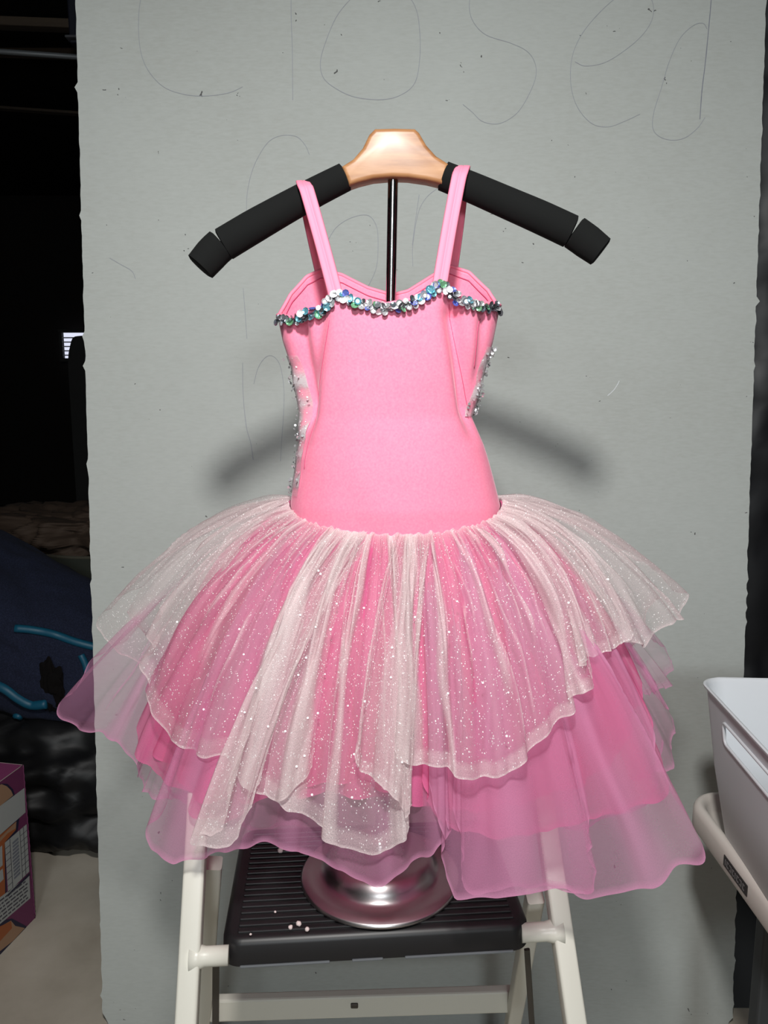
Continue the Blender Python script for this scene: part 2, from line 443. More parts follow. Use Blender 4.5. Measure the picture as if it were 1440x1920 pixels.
stroke('pencil_letter', [(1336, -30), (1328, 60), (1322, 120), (1316, 170), (1312, 224)], 2.0, M_pencil_dark)
stroke('pencil_letter', [(1326, 55), (1318, 44), (1300, 48), (1275, 72), (1255, 115), (1240, 165), (1226, 210), (1224, 240), (1236, 256), (1260, 263), (1285, 258), (1308, 240), (1322, 220)])
stroke('pencil_letter', [(462, 405), (464, 360), (476, 312), (500, 270), (525, 255), (555, 256), (572, 272), (580, 290)])
stroke('pencil_letter', [(456, 540), (460, 590), (463, 635)])
stroke('pencil_letter', [(455, 680), (456, 740), (462, 800), (470, 830), (475, 862)], 1.6)
stroke('pencil_letter', [(476, 720), (484, 690), (498, 670), (512, 668), (525, 685), (532, 725), (532, 770), (528, 830), (526, 865)])
stroke('pencil_letter', [(615, 450), (632, 425), (660, 408), (690, 404), (706, 425), (709, 460), (706, 500), (694, 530), (684, 545)])
stroke('pencil_letter', [(774, 500), (774, 460), (784, 400), (800, 370), (822, 352)])
stroke('pencil_letter', [(786, 365), (778, 420), (773, 460)])
stroke('scratch', [(206, 484), (225, 495), (243, 505), (250, 512), (254, 523)], 1.3)
stroke('scratch', [(1161, 714), (1157, 722), (1150, 732), (1139, 742)], 1.5, M_plastic)

# ================================================================== STEP STOOL
ZT = 0.613
yaw = math.atan2(0.028, 0.351)
fl = at(412, 1768, Z=ZT); frt = at(998, 1735, Z=ZT)
stool = empty('step_stool', ((fl.x + frt.x) / 2, (fl.y + frt.y) / 2, 0.0), yaw)
tag(stool, 'cream metal step stool with a black ribbed tread', 'step stool')
SM = wmat(stool)
def sl(x, y, z): return SM @ Vector((x, y, z))
TW, TD, TH = 0.352, 0.228, 0.034
rings = []
for ins, z in ((0.004, ZT - TH), (0.0, ZT - TH + 0.003), (0.001, ZT - 0.007), (0.004, ZT - 0.002), (0.009, ZT)):
    rings.append([sl(x, y, z) for x, y in round_rect(-TW / 2 + ins, TW / 2 - ins, ins, TD - ins, 0.022 - ins * 0.5)])
V, Fc = loft(rings); nr = len(rings[0]); Fc.append(tuple(4 * nr + k for k in range(nr)))
V += [sl(x, y, ZT - TH) for x, y in round_rect(-TW / 2 + .012, TW / 2 - .012, .012, TD - .012, 0.012)]
for k in range(nr): Fc.append((5 * nr + k, 5 * nr + (k + 1) % nr, (k + 1) % nr, k))
tread = mk('tread', V, Fc, M_tread, stool); tread.data.set_sharp_from_angle(angle=R(50))
rib_bm = box_bm((0, 0, 0), (TW - 0.036, 0.0062, 0.0036), 0.0012)
rib_me = bpy.data.meshes.new('rib'); rib_bm.to_mesh(rib_me); rib_bm.free(); rib_me.materials.append(M_tread)
nrib = 19
for k in range(nrib):
    o = bpy.data.objects.new('rib', rib_me); link(o, tread)
    o.matrix_parent_inverse = wmat(tread).inverted()
    o.location = sl(0, 0.016 + k * 0.0107, ZT + 0.0006); o.rotation_euler = (0, 0, yaw)
# worn edging under the tread front with two notches
def strip(xa, xb):
    return box_bm(sl((xa + xb) / 2, 0.001, ZT - TH + 0.0032), (xb - xa, 0.006, 0.0026), 0.0008, Matrix.Rotation(yaw, 3, 'Z'))
for xa, xb in ((-0.155, 0.035 - 0.09), (-0.03, 0.005), (0.03, 0.155)):
    from_bm('worn_edge', strip(xa, xb), M_lip, tread)
nub = stool
# legs of the front frame, square-ish enamelled tube
def flat_tube(name, pts, wx, wy_, m, parent, r=0.0035):
    P = [Vector(p) for p in pts]; rr = round_rect(-wx / 2, wx / 2, -wy_ / 2, wy_ / 2, r, 4)
    rings = []
    for i, p in enumerate(P):
        t = (P[min(i + 1, len(P) - 1)] - P[max(i - 1, 0)]).normalized()
        ax = Vector((math.cos(yaw), math.sin(yaw), 0)); ax = (ax - t * ax.dot(t)).normalized(); ay = t.cross(ax)
        rings.append([p + ax * a + ay * b_ for a, b_ in rr])
    V, Fc = loft(rings); n = len(rr); Fc.append(tuple(range(n - 1, -1, -1))); Fc.append(tuple((len(P) - 1) * n + k for k in range(n)))
    o = mk(name, V, Fc, m, parent); o.data.set_sharp_from_angle(angle=R(60)); return o
def to_floor(a, b_, z=0.012):
    t = (z - a.z) / (b_.z - a.z); return a + (b_ - a) * t
lt, lb = at(373, 1485, Y=0.832), at(350, 1920, Y=0.735)
rt, rb = at(1016, 1490, Y=0.865), at(1078, 1920, Y=0.765)
for a, b_ in ((lt, lb), (rt, rb)):
    e = to_floor(a, b_)
    leg = flat_tube('front_leg', [e, e + (a - e) * 0.5, a], 0.0235, 0.022, M_white, stool)
    fv, ff = lathe([(0.0, 0), (0.017, 0), (0.017, 0.02), (0.013, 0.03)], 20, (e.x, e.y, 0.0))
    mk('rubber_foot', fv, ff, M_tread, leg)
def on_leg(a, b_, z): t = (z - a.z) / (b_.z - a.z); return a + (b_ - a) * t
for (a, b_), sx, zz in (((lt, lb), -1, 0.598), ((rt, rb), 1, 0.598)):
    p = on_leg(a, b_, zz); q = sl(sx * (TW / 2 - 0.01), 0.012, zz); q = Vector((q.x, p.y + (q.x - p.x) * math.tan(yaw), zz))
    v_, f_ = tube([p, p + (q - p) * 0.25, p + (q - p) * 0.4, q], [0.0155, 0.0125, 0.0105, 0.0105], 20)
    mk('pivot_tube', v_, f_, M_white, stool)
# rear legs, brace and links
for sx, p1, p2 in ((-1, at(401, 1618, Y=0.885), at(381, 1920, Y=1.02)), (1, at(1003, 1680, Y=0.86), at(961, 1920, Y=1.03))):
    e = to_floor(p1, p2); flat_tube('rear_leg', [e, e + (p1 - e) * .5, p1], 0.021, 0.020, M_white, stool)
ba, bb = at(392, 1890, Y=1.01), at(966, 1872, Y=1.02)
from_bm('rear_brace', box_bm((ba + bb) / 2, ((bb - ba).length, 0.016, 0.036), 0.003, (bb - ba).to_track_quat('X', 'Z').to_matrix()), M_white, stool)
bo = from_bm('bolt', box_bm(((ba + bb) / 2) + Vector((-0.012, -0.009, 0.004)), (0.011, 0.004, 0.008), 0.0015), M_dull, stool)
for p1, p2, wd in ((at(405, 1795, Y=0.80), at(404, 1960, Y=0.82), 0.008), (at(988, 1780, Y=0.83), at(1000, 1960, Y=0.85), 0.007)):
    flat_tube('fold_link', [p2, (p1 + p2) / 2, p1], wd, 0.004, M_dull, stool, 0.0015)
# crumbs on the tread
for k, (px, py, r, lab) in enumerate(((545, 1739, .0026, 'pale crumb on the black tread, lower of the pair'), (560, 1733, .0030, 'pale pinkish crumb on the black tread, upper of the pair'),
                             (576, 1743, .0026, 'pale crumb on the black tread nearest the round base'), (526, 1596, .0038, 'pale crumb at the back of the black tread'),
                             (470, 1751, .0014, 'tiny pale crumb near the front corner of the black tread'), (516, 1709, .0014, 'tiny pale crumb in the middle of the black tread'))):
    p = at(px, py, Z=ZT + 0.004)
    bm = bmesh.new(); bmesh.ops.create_icosphere(bm, subdivisions=2, radius=r)
    for v in bm.verts: v.co *= 1 + 0.35 * noise.noise(v.co * 700 + Vector((k * 7, 0, 0)))
    bmesh.ops.translate(bm, verts=bm.verts, vec=(p.x, p.y, ZT + 0.0024 + r * 0.8))
    tag(from_bm('crumb', bm, M_crumb, smooth=True), lab, 'crumb', 'crumbs on the tread')

# ================================================================== DISPLAY STAND
sbase = Vector((-0.005, 0.88, ZT + 0.0025))
stand = empty('display_stand', sbase)
tag(stand, 'chrome display stand with a wooden hanger top and black foam arms', 'display stand')
prof = [(0.0, 0.001), (0.094, 0.0), (0.0985, 0.001), (0.099, 0.0035), (0.0965, 0.006), (0.086, 0.0085), (0.076, 0.0115), (0.0715, 0.0145),
        (0.068, 0.0205), (0.063, 0.0275), (0.057, 0.0315), (0.045, 0.034), (0.030, 0.0365), (0.018, 0.040), (0.014, 0.046), (0.012, 0.056), (0.0, 0.056)]
v_, f_ = lathe(prof, 96, sbase)
mk('base', v_, f_, M_steel, stand)
ptop = at(737, 326, Y=0.88)
v_, f_ = tube([sbase + Vector((0, 0, .03)), sbase + (ptop - sbase) * .55], 0.0068, 24); pole = mk('pole', v_, f_, M_chrome, stand); pole.data.set_sharp_from_angle(angle=R(50))
v_, f_ = tube([sbase + (ptop - sbase) * .5, ptop], 0.0056, 24); pole = mk('inner_pole', v_, f_, M_chrome, stand); pole.data.set_sharp_from_angle(angle=R(50))
# wooden block: outline given a thickness and rounded edges
ol = [(703, 241), (740, 240), (778, 241), (786, 248), (800, 272), (818, 292), (842, 307), (838, 330), (829, 345), (800, 338), (765, 333), (735, 332), (700, 335), (672, 342), (655, 348), (648, 332), (640, 312), (662, 298), (680, 277), (692, 252)]
P2 = []
for i, p in enumerate(ol):
    P2.append(at(p[0], p[1], Y=0.868))
bm = bmesh.new()
front = [bm.verts.new((p.x, 0.8665, p.z)) for p in P2]; back = [bm.verts.new((p.x, 0.8935, p.z)) for p in P2]
bm.faces.new(front); bm.faces.new(list(reversed(back)))
for i in range(len(P2)):
    j = (i + 1) % len(P2); bm.faces.new((front[i], back[i], back[j], front[j]))
bmesh.ops.recalc_face_normals(bm, faces=bm.faces)
ed = [e for e in bm.edges if e.is_valid and (len(set(round(v.co.y, 4) for v in e.verts)) == 1)]
bmesh.ops.bevel(bm, geom=ed, offset=0.0045, segments=4, profile=0.5, affect='EDGES')
from_bm('hanger_block', bm, M_wood, stand, smooth=True, angle=R(30))
# foam arms
def foam(name, pts, Y0f, rads, m=M_foam):
    P = catmull([tuple(at(px, py, Y=Y)) for px, py, Y in pts], 26)
    rr = np.interp(np.linspace(0, 1, 26), np.linspace(0, 1, len(rads)), rads)
    P = [Vector(p) for p in P]
    a, z = P[0], P[-1]
    P = [P[0]] + P + [P[-1]]; rr = [rr[0] - 0.003] + list(rr) + [rr[-1] - 0.003]
    d0 = (P[2] - P[1]).normalized() * 0.0012; P[0] = P[0] - d0; d1 = (P[-2] - P[-3]).normalized() * 0.0012; P[-1] = P[-1] + d1
    V, Fc = tube(P, rr, 28, flat=1.0, up=(0, 1, 0))
    o = mk(name, V, Fc, m, stand); o.data.set_sharp_from_angle(angle=R(55)); return o
foam('foam_sleeve', [(647, 332, .88), (590, 361, .88), (533, 392, .88), (475, 425, .878), (420, 458, .876)], .88, [.0148, .0155, .0165, .0175, .0178])
foam('foam_end', [(415, 459, .876), (400, 473, .875), (376, 500, .872)], .88, [.0180, .0180, .0170])
foam('foam_sleeve', [(831, 330, .88), (890, 354, .88), (950, 380, .88), (1012, 407, .878), (1070, 434, .876)], .88, [.0152, .0158, .0165, .0172, .0175])
foam('foam_end', [(1077, 436, .876), (1098, 451, .875), (1126, 472, .872)], .88, [.0178, .0178, .0165])

# ================================================================== DRESS
dress = empty('dress', (0.012, 0.88, 0.80))
tag(dress, 'small pink ballet dress with sequin neckline and layered tulle skirt', 'dress')
CY = 0.88
rows = [(480, 520, 936), (580, 520, 937), (610, 524, 931), (640, 530, 924), (690, 546, 909), (740, 553, 899), (780, 558, 893), (830, 559, 905), (880, 554, 919), (945, 545, 938), (1010, 542, 942), (1080, 545, 940)]
zt = [at(720, r[0], Y=CY).z for r in rows][::-1]
xl_ = [at(r[1], r[0], Y=CY).x for r in rows][::-1]; xr_ = [at(r[2], r[0], Y=CY).x for r in rows][::-1]
bt = [0.060, 0.064, 0.066, 0.062, 0.058, 0.055, 0.055, 0.056, 0.058, 0.059, 0.060, 0.060]
def girth(z):
    l, r_ = np.interp(z, zt, xl_), np.interp(z, zt, xr_)
    return (l + r_) / 2, (r_ - l) / 2, np.interp(z, zt, bt)
def neck_curve(pl, front):
    xs, zs = [], []
    for px, py in pl:
        x = at(px, py, Y=CY).x
        for _ in range(4):
            z0 = at(px, py, Y=CY).z; c, a, b_ = girth(z0); q = max(-1, min(1, (x - c) / a))
            Y = CY + (-1 if front else 1) * b_ * math.sqrt(max(0, 1 - q * q)); p = at(px, py, Y=Y); x = p.x
        xs.append(q); zs.append(p.z)
    xs[0], xs[-1] = -1, 1
    return xs, zs
fq, fz = neck_curve([(521, 592), (545, 595), (575, 586), (602, 572), (622, 553), (637, 546), (655, 553), (680, 564), (720, 571), (765, 563), (800, 545), (815, 531), (827, 527), (842, 541), (862, 556), (890, 567), (937, 574)], True)
bq, bz = neck_curve([(521, 590), (545, 552), (575, 519), (602, 506), (640, 515), (690, 540), (735, 553), (765, 546), (805, 521), (842, 498), (880, 511), (915, 545), (937, 573)], False)
bz[0] = fz[0]; bz[-1] = fz[-1]
def neck_z(th):
    q = math.cos(th)
    return np.interp(q, fq, fz) if math.sin(th) < 0 else np.interp(q, bq, bz)
zs_side = at(545, 938, Y=CY).z; zf_front = at(722, 1006, Y=CY - 0.066).z
def waist(u, out=0.0):
    th = math.pi + u * math.pi
    s = -math.sin(th)
    z = zs_side + (zf_front - zs_side) * (max(0, s) ** 0.9) if s > 0 else zs_side - 0.012 * (-s)
    c, a, b_ = girth(z)
    # pull the squashed ellipse towards a fuller front
    return Vector((c + (a + out) * math.cos(th), CY + (b_ + out) * math.sin(th), z))
def body_pt(th, z, out=0.0):
    c, a, b_ = girth(z)
    p = Vector((c + a * math.cos(th), CY + b_ * math.sin(th), z)); 
    n = Vector((math.cos(th) / a, math.sin(th) / b_, 0)).normalized()
    d = 0.0
    if math.sin(th) < 0.25:
        x = p.x
        # soft gathers where the side panels are drawn in
        def crease(xa, za, xb, zb, wdt, amp):
            k = (za - z) / (za - zb)
            if k < -0.15 or k > 1.2: return 0.0
            xc = xa + (xb - xa) * k; env = max(0.0, min(1, (k + .15) / .2)) * max(0.0, min(1, (1.2 - k) / .35))
            return -amp * env * math.exp(-((x - xc) / wdt) ** 2)
        d += crease(-0.092, 1.285, -0.088, 1.19, 0.009, 0.013)
        d += crease(-0.068, 1.30, -0.088, 1.17, 0.010, 0.009)
        d += crease(0.073, 1.30, 0.098, 1.18, 0.010, 0.016)
        d += 0.5 * crease(0.108, 1.30, 0.104, 1.22, 0.006, 0.009)
        d += 0.0012 * noise.noise(Vector((x * 30, z * 18, 2)))
    return p + n * (d + out)
nth, nz_ = 220, 70
V, Fc, UV = [], [], []
for i in range(nth):
    th = 2 * math.pi * i / nth
    zn = neck_z(th); u = ((th - math.pi) / math.pi) % 2; zw_ = waist(u).z; zb = zw_ - 0.03
    for j in range(nz_ + 1):
        z = zb + (zn - zb) * j / nz_
        V.append(body_pt(th, z, -0.35 * max(0.0, zw_ - 0.001 - z))); UV.append((th, z))
for i in range(nth):
    i2 = (i + 1) % nth
    for j in range(nz_):
        Fc.append((i * (nz_ + 1) + j, i2 * (nz_ + 1) + j, i2 * (nz_ + 1) + j + 1, i * (nz_ + 1) + j + 1))
bod = mk('bodice', V, Fc, M_pink, dress)
so = bod.modifiers.new('cloth', 'SOLIDIFY'); so.thickness = 0.0012; so.offset = -1
# bound edge along the neckline
P = [body_pt(2 * math.pi * i / nth, neck_z(2 * math.pi * i / nth), 0.0002) for i in range(nth)]
V, Fc = tube(P + [P[0]], 0.0022, 8, cap=False); mk('neckline_binding', V, Fc, M_strap, bod)
# second stitched line below the inside of the back neckline
P = [body_pt(math.pi * i / 90, neck_z(math.pi * i / 90) - 0.009, -0.0018) for i in range(4, 87)]
V, Fc = tube(P, 0.0006, 5); mk('stitch_line', V, Fc, M_seam, bod)
def body_px(px, py, out=0.0):
    x = at(px, py, Y=CY).x; z = at(px, py, Y=CY).z
    for _ in range(5):
        c, a, b_ = girth(z); q = max(-.999, min(.999, (x - c) / a)); th = 2 * math.pi - math.acos(q)
        p = body_pt(th, z); r_ = at(px, py, Y=p.y); x, z = r_.x, r_.z
    return body_pt(th, z, out)
for pl in ([(617, 600), (606, 660), (594, 725), (584, 790), (575, 840), (570, 880)], [(846, 570), (862, 640), (880, 715), (891, 770)]):
    P = [body_px(px, py, 0.0001) for px, py in catmull(pl, 30)]
    V, Fc = tube(P, 0.00042, 5); mk('seam', V, Fc, M_seam, bod)
P = [body_px(px, py, 0.0002) for px, py in catmull([(905, 598), (898, 615), (895, 650), (894, 690)], 16)]
V, Fc = tube(P, 0.0005, 5); mk('seam', V, Fc, M_seam, bod)

def add_dens(o, d):
    a = o.data.attributes.new('dens', 'FLOAT', 'POINT'); a.data.foreach_set('value', np.asarray(d, dtype=np.float32).ravel())

# silver lace down both sides
def side_lace(th0, th1, z0, z1, seed):
    n1, n2 = 40, 120; V, Fc, UV, D = [], [], [], []
    rs = np.random.RandomState(seed)
    for j in range(n2 + 1):
        z = z0 + (z1 - z0) * j / n2
        for i in range(n1 + 1):
            k = i / n1; th = th0 + (th1 - th0) * k
            V.append(body_pt(th, z, 0.0016 + 0.003 * max(0, noise.noise(Vector((k * 4, z * 60, seed))))))
            UV.append((k * 0.06, z))
            D.append(0.25 + 0.75 * max(0, min(1, 0.5 + 1.8 * noise.noise(Vector((k * 5, z * 55, seed + 3))))))
    for j in range(n2):
        for i in range(n1):
            a = j * (n1 + 1) + i; Fc.append((a, a + 1, a + n1 + 2, a + n1 + 1))
    o = mk('side_lace', V, Fc, M_lace, bod, uv=UV); add_dens(o, D); o['label'] = 'silver sequin lace panel'
    # loose sequins on it
    V, Fc = [], []
    for q in range(280):
        k = rs.rand(); z = z0 + (z1 - z0) * rs.rand()
        if noise.noise(Vector((k * 5, z * 55, seed + 3))) < -0.05: continue
        p = body_pt(th0 + (th1 - th0) * k, z, 0.003 + 0.003 * rs.rand())
        nrm_ = Vector(rs.randn(3)).normalized(); a = nrm_.orthogonal().normalized(); c = nrm_.cross(a); r_ = 0.0010 + 0.0010 * rs.rand()
        s0 = len(V)
        for e in range(6): V.append(p + (a * math.cos(e * math.pi / 3) + c * math.sin(e * math.pi / 3)) * r_)
        Fc.append(tuple(range(s0, s0 + 6)))
    o2 = mk('loose_sequins', V, Fc, M_seq[0], bod, smooth=False); o2['kind'] = 'stuff'
M_seq = []
for nm, c, ro, me_ in (('silver', (0.85, 0.85, 0.88), .28, .75), ('grey', (0.20, 0.20, 0.22), .25, .8), ('blue', (0.22, 0.28, 0.85), .25, .7), ('cyan', (0.25, 0.65, 0.80), .25, .7),
                       ('green', (0.35, 0.75, 0.45), .25, .7), ('slate', (0.30, 0.36, 0.42), .25, .8), ('white', (0.95, 0.95, 0.97), .4, .3), ('steel', (0.45, 0.47, 0.52), .25, .8)):
    M_seq.append(mat('sequin_' + nm, c, ro, me_))
zL0, zL1 = at(548, 925, Y=CY).z, at(545, 668, Y=CY).z
side_lace(math.pi - 0.7, math.pi + 0.42, zL0, zL1, 11)
zR0, zR1 = at(900, 780, Y=CY).z, at(915, 652, Y=CY).z
side_lace(2 * math.pi - 0.36, 2 * math.pi + 0.7, zR0, zR1, 23)

# sequin trim
trim_V = [body_pt(math.pi + math.pi * i / 80, neck_z(math.pi + math.pi * i / 80 + (1e-4 if i == 0 else -1e-4)) - 0.0045, 0.0012) for i in range(81)]
V, Fc = tube(trim_V, 0.0032, 8, flat=0.5); trim = mk('sequin_trim', V, Fc, M_seq[5], dress); trim['label'] = 'holographic silver sequin trim'
seq_me = []
for k, m in enumerate(M_seq):
    V = [(0, 0, -0.0004)]; Fc = []
    for e in range(8): a = e * math.pi / 4; V.append((0.55 * math.cos(a), 0.55 * math.sin(a), -0.0001))
    for e in range(8): a = e * math.pi / 4; V.append((math.cos(a), math.sin(a), 0.25))
    for e in range(8):
        e2 = (e + 1) % 8; Fc += [(0, 1 + e, 1 + e2), (1 + e, 9 + e, 9 + e2, 1 + e2)]
    V = [(v[0] * 0.0036, v[1] * 0.0036, v[2] * 0.0036) for v in V]
    me = bpy.data.meshes.new('sequin'); me.from_pydata(V, [], Fc); me.update(); me.materials.append(m); seq_me.append(me)
rs = np.random.RandomState(5)
def place_sequin(th, dz, out, par):
    z = neck_z(th) + dz; p = body_pt(th, z, out)
    nrm_ = (Vector((math.cos(th) * .6, math.sin(th), 0)).normalized() + Vector(rs.randn(3)) * 0.45 + Vector((0, -.25, .25))).normalized()
    fx = math.cos(th)
    w_ = [.24, .07, .16, .14, .06, .07, .19, .07] if abs(fx) < .7 else [.18, .26, .05, .04, .06, .2, .06, .15]
    o = bpy.data.objects.new('sequin', seq_me[rs.choice(8, p=np.array(w_) / sum(w_))]); link(o, par)
    o.location = p; o.rotation_euler = nrm_.to_track_quat('Z', 'Y').to_euler()
    sc = 0.8 + 0.5 * rs.rand(); o.scale = (sc, sc, sc)
    o.matrix_parent_inverse = wmat(par).inverted()
nseq = 118
for k in range(nseq):
    q = -0.965 + 1.93 * (k + rs.rand() * .6) / nseq
    th = 2 * math.pi - math.acos(max(-1, min(1, q)))
    place_sequin(th, -0.0045 + (-0.003, 0.003, 0.0005)[k % 3] + 0.0012 * rs.randn(), 0.0035 + 0.0025 * rs.rand(), trim)
for th in (math.pi - .12, math.pi - .25, math.pi - .4, .12, .22):
    place_sequin(th, -0.004, 0.002, trim)

# straps
def strap(pts, wid, tilt):
    P = catmull([tuple(p) for p in pts], 70); V, Fc, UV = [], [], []
    P = [Vector(p) for p in P]
    for i, p in enumerate(P):
        t = (P[min(i + 1, 69)] - P[max(i - 1, 0)]).normalized()
        ax = Vector((1, 0, 0)); ax = (ax - t * ax.dot(t)).normalized()
        nn_ = ax.cross(t)
        for k, (a, h) in enumerate(((-.5, 0), (-.42, .0009), (-.06, .0011), (.0, .0001), (.06, .0011), (.42, .0009), (.5, 0))):
            V.append(p + ax * a * wid + nn_ * h)
    for i in range(69):
        for k in range(6):
            a = i * 7 + k; Fc.append((a, a + 1, a + 8, a + 7))
    o = mk('strap', V, Fc, M_strap, dress)
    s = o.modifiers.new('cloth', 'SOLIDIFY'); s.thickness = 0.0012; s.offset = 0
    return o
def arm_top(px, py): return at(px, py, Y=CY)
st1 = strap([at(629, 556, Y=.829), at(626, 540, Y=.829), at(602, 450, Y=.845), at(577, 362, Y=.856), at(571, 348, Y=.862), at(568, 341, Y=.876), at(568.5, 344, Y=.892), at(571, 358, Y=.903), at(585, 430, Y=.917), at(603, 512, Y=.935)], 0.0148, 0)
st2 = strap([at(824, 545, Y=.829), at(826, 525, Y=.829), at(843, 425, Y=.845), at(859, 340, Y=.857), at(864, 322, Y=.863), at(868, 313, Y=.876), at(868, 317, Y=.892), at(866, 335, Y=.903), at(858, 415, Y=.917), at(846, 506, Y=.935)], 0.0152, 0)

# ------------------------------------------------------------------ skirt
def smooth_noise(rs, n):
    fr = rs.uniform(0.6, 1.4, n); ph = rs.uniform(0, 6.28, n); am = rs.uniform(.4, 1, n)
    return fr, ph, am
def skirt_piece(name, m, u0, u1, hem, out=0.002, bulge=0.02, fold=0.008, nfold=7, gather=0.0015, seed=1, dens=0.4, streaks=(), hemband=0.05,
                hemgain=0.25, waistgain=0.3, ns=170, nt=110, wob=0.0, hemline=0.9, label=None, thin=0.0, crumple=0.0009, threads=0, header=0.0, fade=0.0, ragged=0.004):
    rs = np.random.RandomState(seed)
    Hm = catmull([tuple(at(px, py, Y=Y)) for px, py, Y in hem], ns + 1)
    Wp = np.array([waist(u0 + (u1 - u0) * i / ns, out) for i in range(ns + 1)])
    for i in range(ns + 1):
        q_ = i / ns * 14.0 * max(1.0, abs(u1 - u0) * 3)
        Hm[i] += np.array([noise.noise(Vector((q_, seed, 1))), noise.noise(Vector((q_, seed, 5))), noise.noise(Vector((q_ * 1.3, seed, 9)))]) * ragged
    if header:
        for i in range(ns + 1):
            Wp[i, 2] += header * (0.45 + 0.8 * noise.noise(Vector((i * 60.0 / ns * abs(u1 - u0), seed, 0))))
    hl = np.linalg.norm(np.diff(Hm, axis=0), axis=1).sum()
    s = np.linspace(0, 1, ns + 1)[:, None]; t = np.linspace(0, 1, nt + 1)[None, :]
    axis = np.array([0.012, CY, 0.0])
    o_ = Hm - axis; o_[:, 2] = 0; o_ /= (np.linalg.norm(o_, axis=1, keepdims=True) + 1e-9)
    ctrl = Wp + (Hm - Wp) * 0.42 + o_ * bulge * 0.8 + np.array([0, 0, bulge])
    T = t[..., None]
    Pn = Wp[:, None] * (1 - T) ** 2 + ctrl[:, None] * 2 * T * (1 - T) + Hm[:, None] * T ** 2
    ds = np.gradient(Pn, axis=0); dt = np.gradient(Pn, axis=1)
    nr_ = np.cross(ds, dt); nr_ /= (np.linalg.norm(nr_, axis=2, keepdims=True) + 1e-9)
    outw = np.repeat(o_[:, None], nt + 1, axis=1); sg = np.sign((nr_ * outw).sum(2, keepdims=True)); sg[sg == 0] = 1
    # one side for the whole piece
    sg = 1.0 if sg.mean() >= 0 else -1.0
    nr_ = nr_ * sg
    f = np.zeros((ns + 1, nt + 1)); tot = 0
    for k in range(6):
        fq_ = nfold * rs.uniform(0.45, 1.6); am = rs.uniform(.4, 1); ph = rs.uniform(0, 6.28); dr = rs.uniform(-1.2, 1.2)
        f += am * np.sin(2 * np.pi * fq_ * s + ph + dr * t + 0.5 * np.sin(3 * t + ph)); tot += am
    f /= tot * 0.6
    f = np.sign(f) * np.abs(f) ** 0.8
    g = np.sin(2 * np.pi * nfold * 3.3 * s + 3 * np.sin(9 * s) + rs.uniform(0, 6)) + .6 * np.sin(2 * np.pi * nfold * 5.1 * s + rs.uniform(0, 6))
    disp = fold * f * t ** 0.8 + gather * g * (1 - t) ** 1.5 * np.minimum(1, t * 10)
    wr = np.zeros_like(f)
    for k in range(7):
        fa, fb = rs.uniform(2, 9) * (nfold / 6), rs.uniform(2, 7); pa_, pb_ = rs.uniform(0, 6.28, 2)
        wr += np.abs(np.sin(2 * np.pi * fa * s * .5 + 1.4 * np.sin(fb * t + pa_) + pb_)) - .64
    disp = disp + crumple * wr * np.minimum(1, t * 4)
    D = np.full((ns + 1, nt + 1), dens, dtype=float)
    D *= np.clip(1 + 0.25 * f + 0.10 * wr, .4, 1.8)
    for (sc, wd, st, a0, a1) in streaks:
        c = sc + 0.016 * np.sin(5.0 * t + sc * 40) + 0.008 * np.sin(13 * t + sc * 71)
        wv = wd * (0.75 + 0.35 * np.sin(6 * t + sc * 23))
        env = np.clip((t - a0) / .08 + (1 if a0 <= 0 else 0), 0, 1) * np.clip((a1 - t) / .12, 0, 1)
        e = np.exp(-np.abs((s - c) / wv) ** 3) * env
        D += st * e * (1 - D)
        edge = np.exp(-(((np.abs(s - c) - wv) / (0.18 * wd + 0.0015)) ** 2)) * env
        D += 0.35 * st * edge * (1 - D)
        disp += 0.004 * e * np.minimum(1, t * 5)
    for k in range(threads):
        c0_ = rs.uniform(.04, .96); a0 = rs.uniform(-.1, .6); a1 = a0 + rs.uniform(.25, .6); sl_ = rs.uniform(-.12, .12)
        c = c0_ + sl_ * (t - a0) + rs.uniform(.004, .012) * np.sin(rs.uniform(8, 22) * t + rs.uniform(0, 6))
        wv = rs.uniform(.0022, .006); env = np.clip((t - a0) / .06, 0, 1) * np.clip((a1 - t) / .1, 0, 1)
        e = np.exp(-((s - c) / wv) ** 2) * env; D += rs.uniform(.3, .6) * e * (1 - D); disp = disp + 0.0025 * np.exp(-((s - c) / (wv * 2)) ** 2) * env
    if waistgain: D += waistgain * np.exp(-t / 0.06) * (1 - D)
    hb_ = np.clip((t - (1 - hemband)) / 0.008, 0, 1) if hemband else 0
    D = D + hemgain * hb_ * (1 - D)
    D = D + hemline * np.clip((t - 0.992) / 0.004, 0, 1) * (1 - D)
    if fade: D *= np.clip((t - fade) / .22, 0, 1)
    if thin: D *= 1 - thin * np.clip((t - .5) * 2, 0, 1)
    Pn = Pn + nr_ * disp[..., None]
    # waist side: keep tied to the bodice
    UVs = np.zeros((ns + 1, nt + 1, 2)); ln = np.linalg.norm(Hm - Wp, axis=1).mean()
    UVs[..., 0] = s * hl + seed * 0.37; UVs[..., 1] = t * ln
    idx = np.arange((ns + 1) * (nt + 1)).reshape(ns + 1, nt + 1)
    Fq = np.stack([idx[:-1, :-1], idx[1:, :-1], idx[1:, 1:], idx[:-1, 1:]], -1).reshape(-1, 4)
    if sg < 0: Fq = Fq[:, ::-1]
    o = mk(name, Pn.reshape(-1, 3), Fq.tolist(), m, dress, uv=UVs.reshape(-1, 2))
    add_dens(o, np.clip(D, 0, 1.2))
    if label: o['label'] = label
    return o, Pn

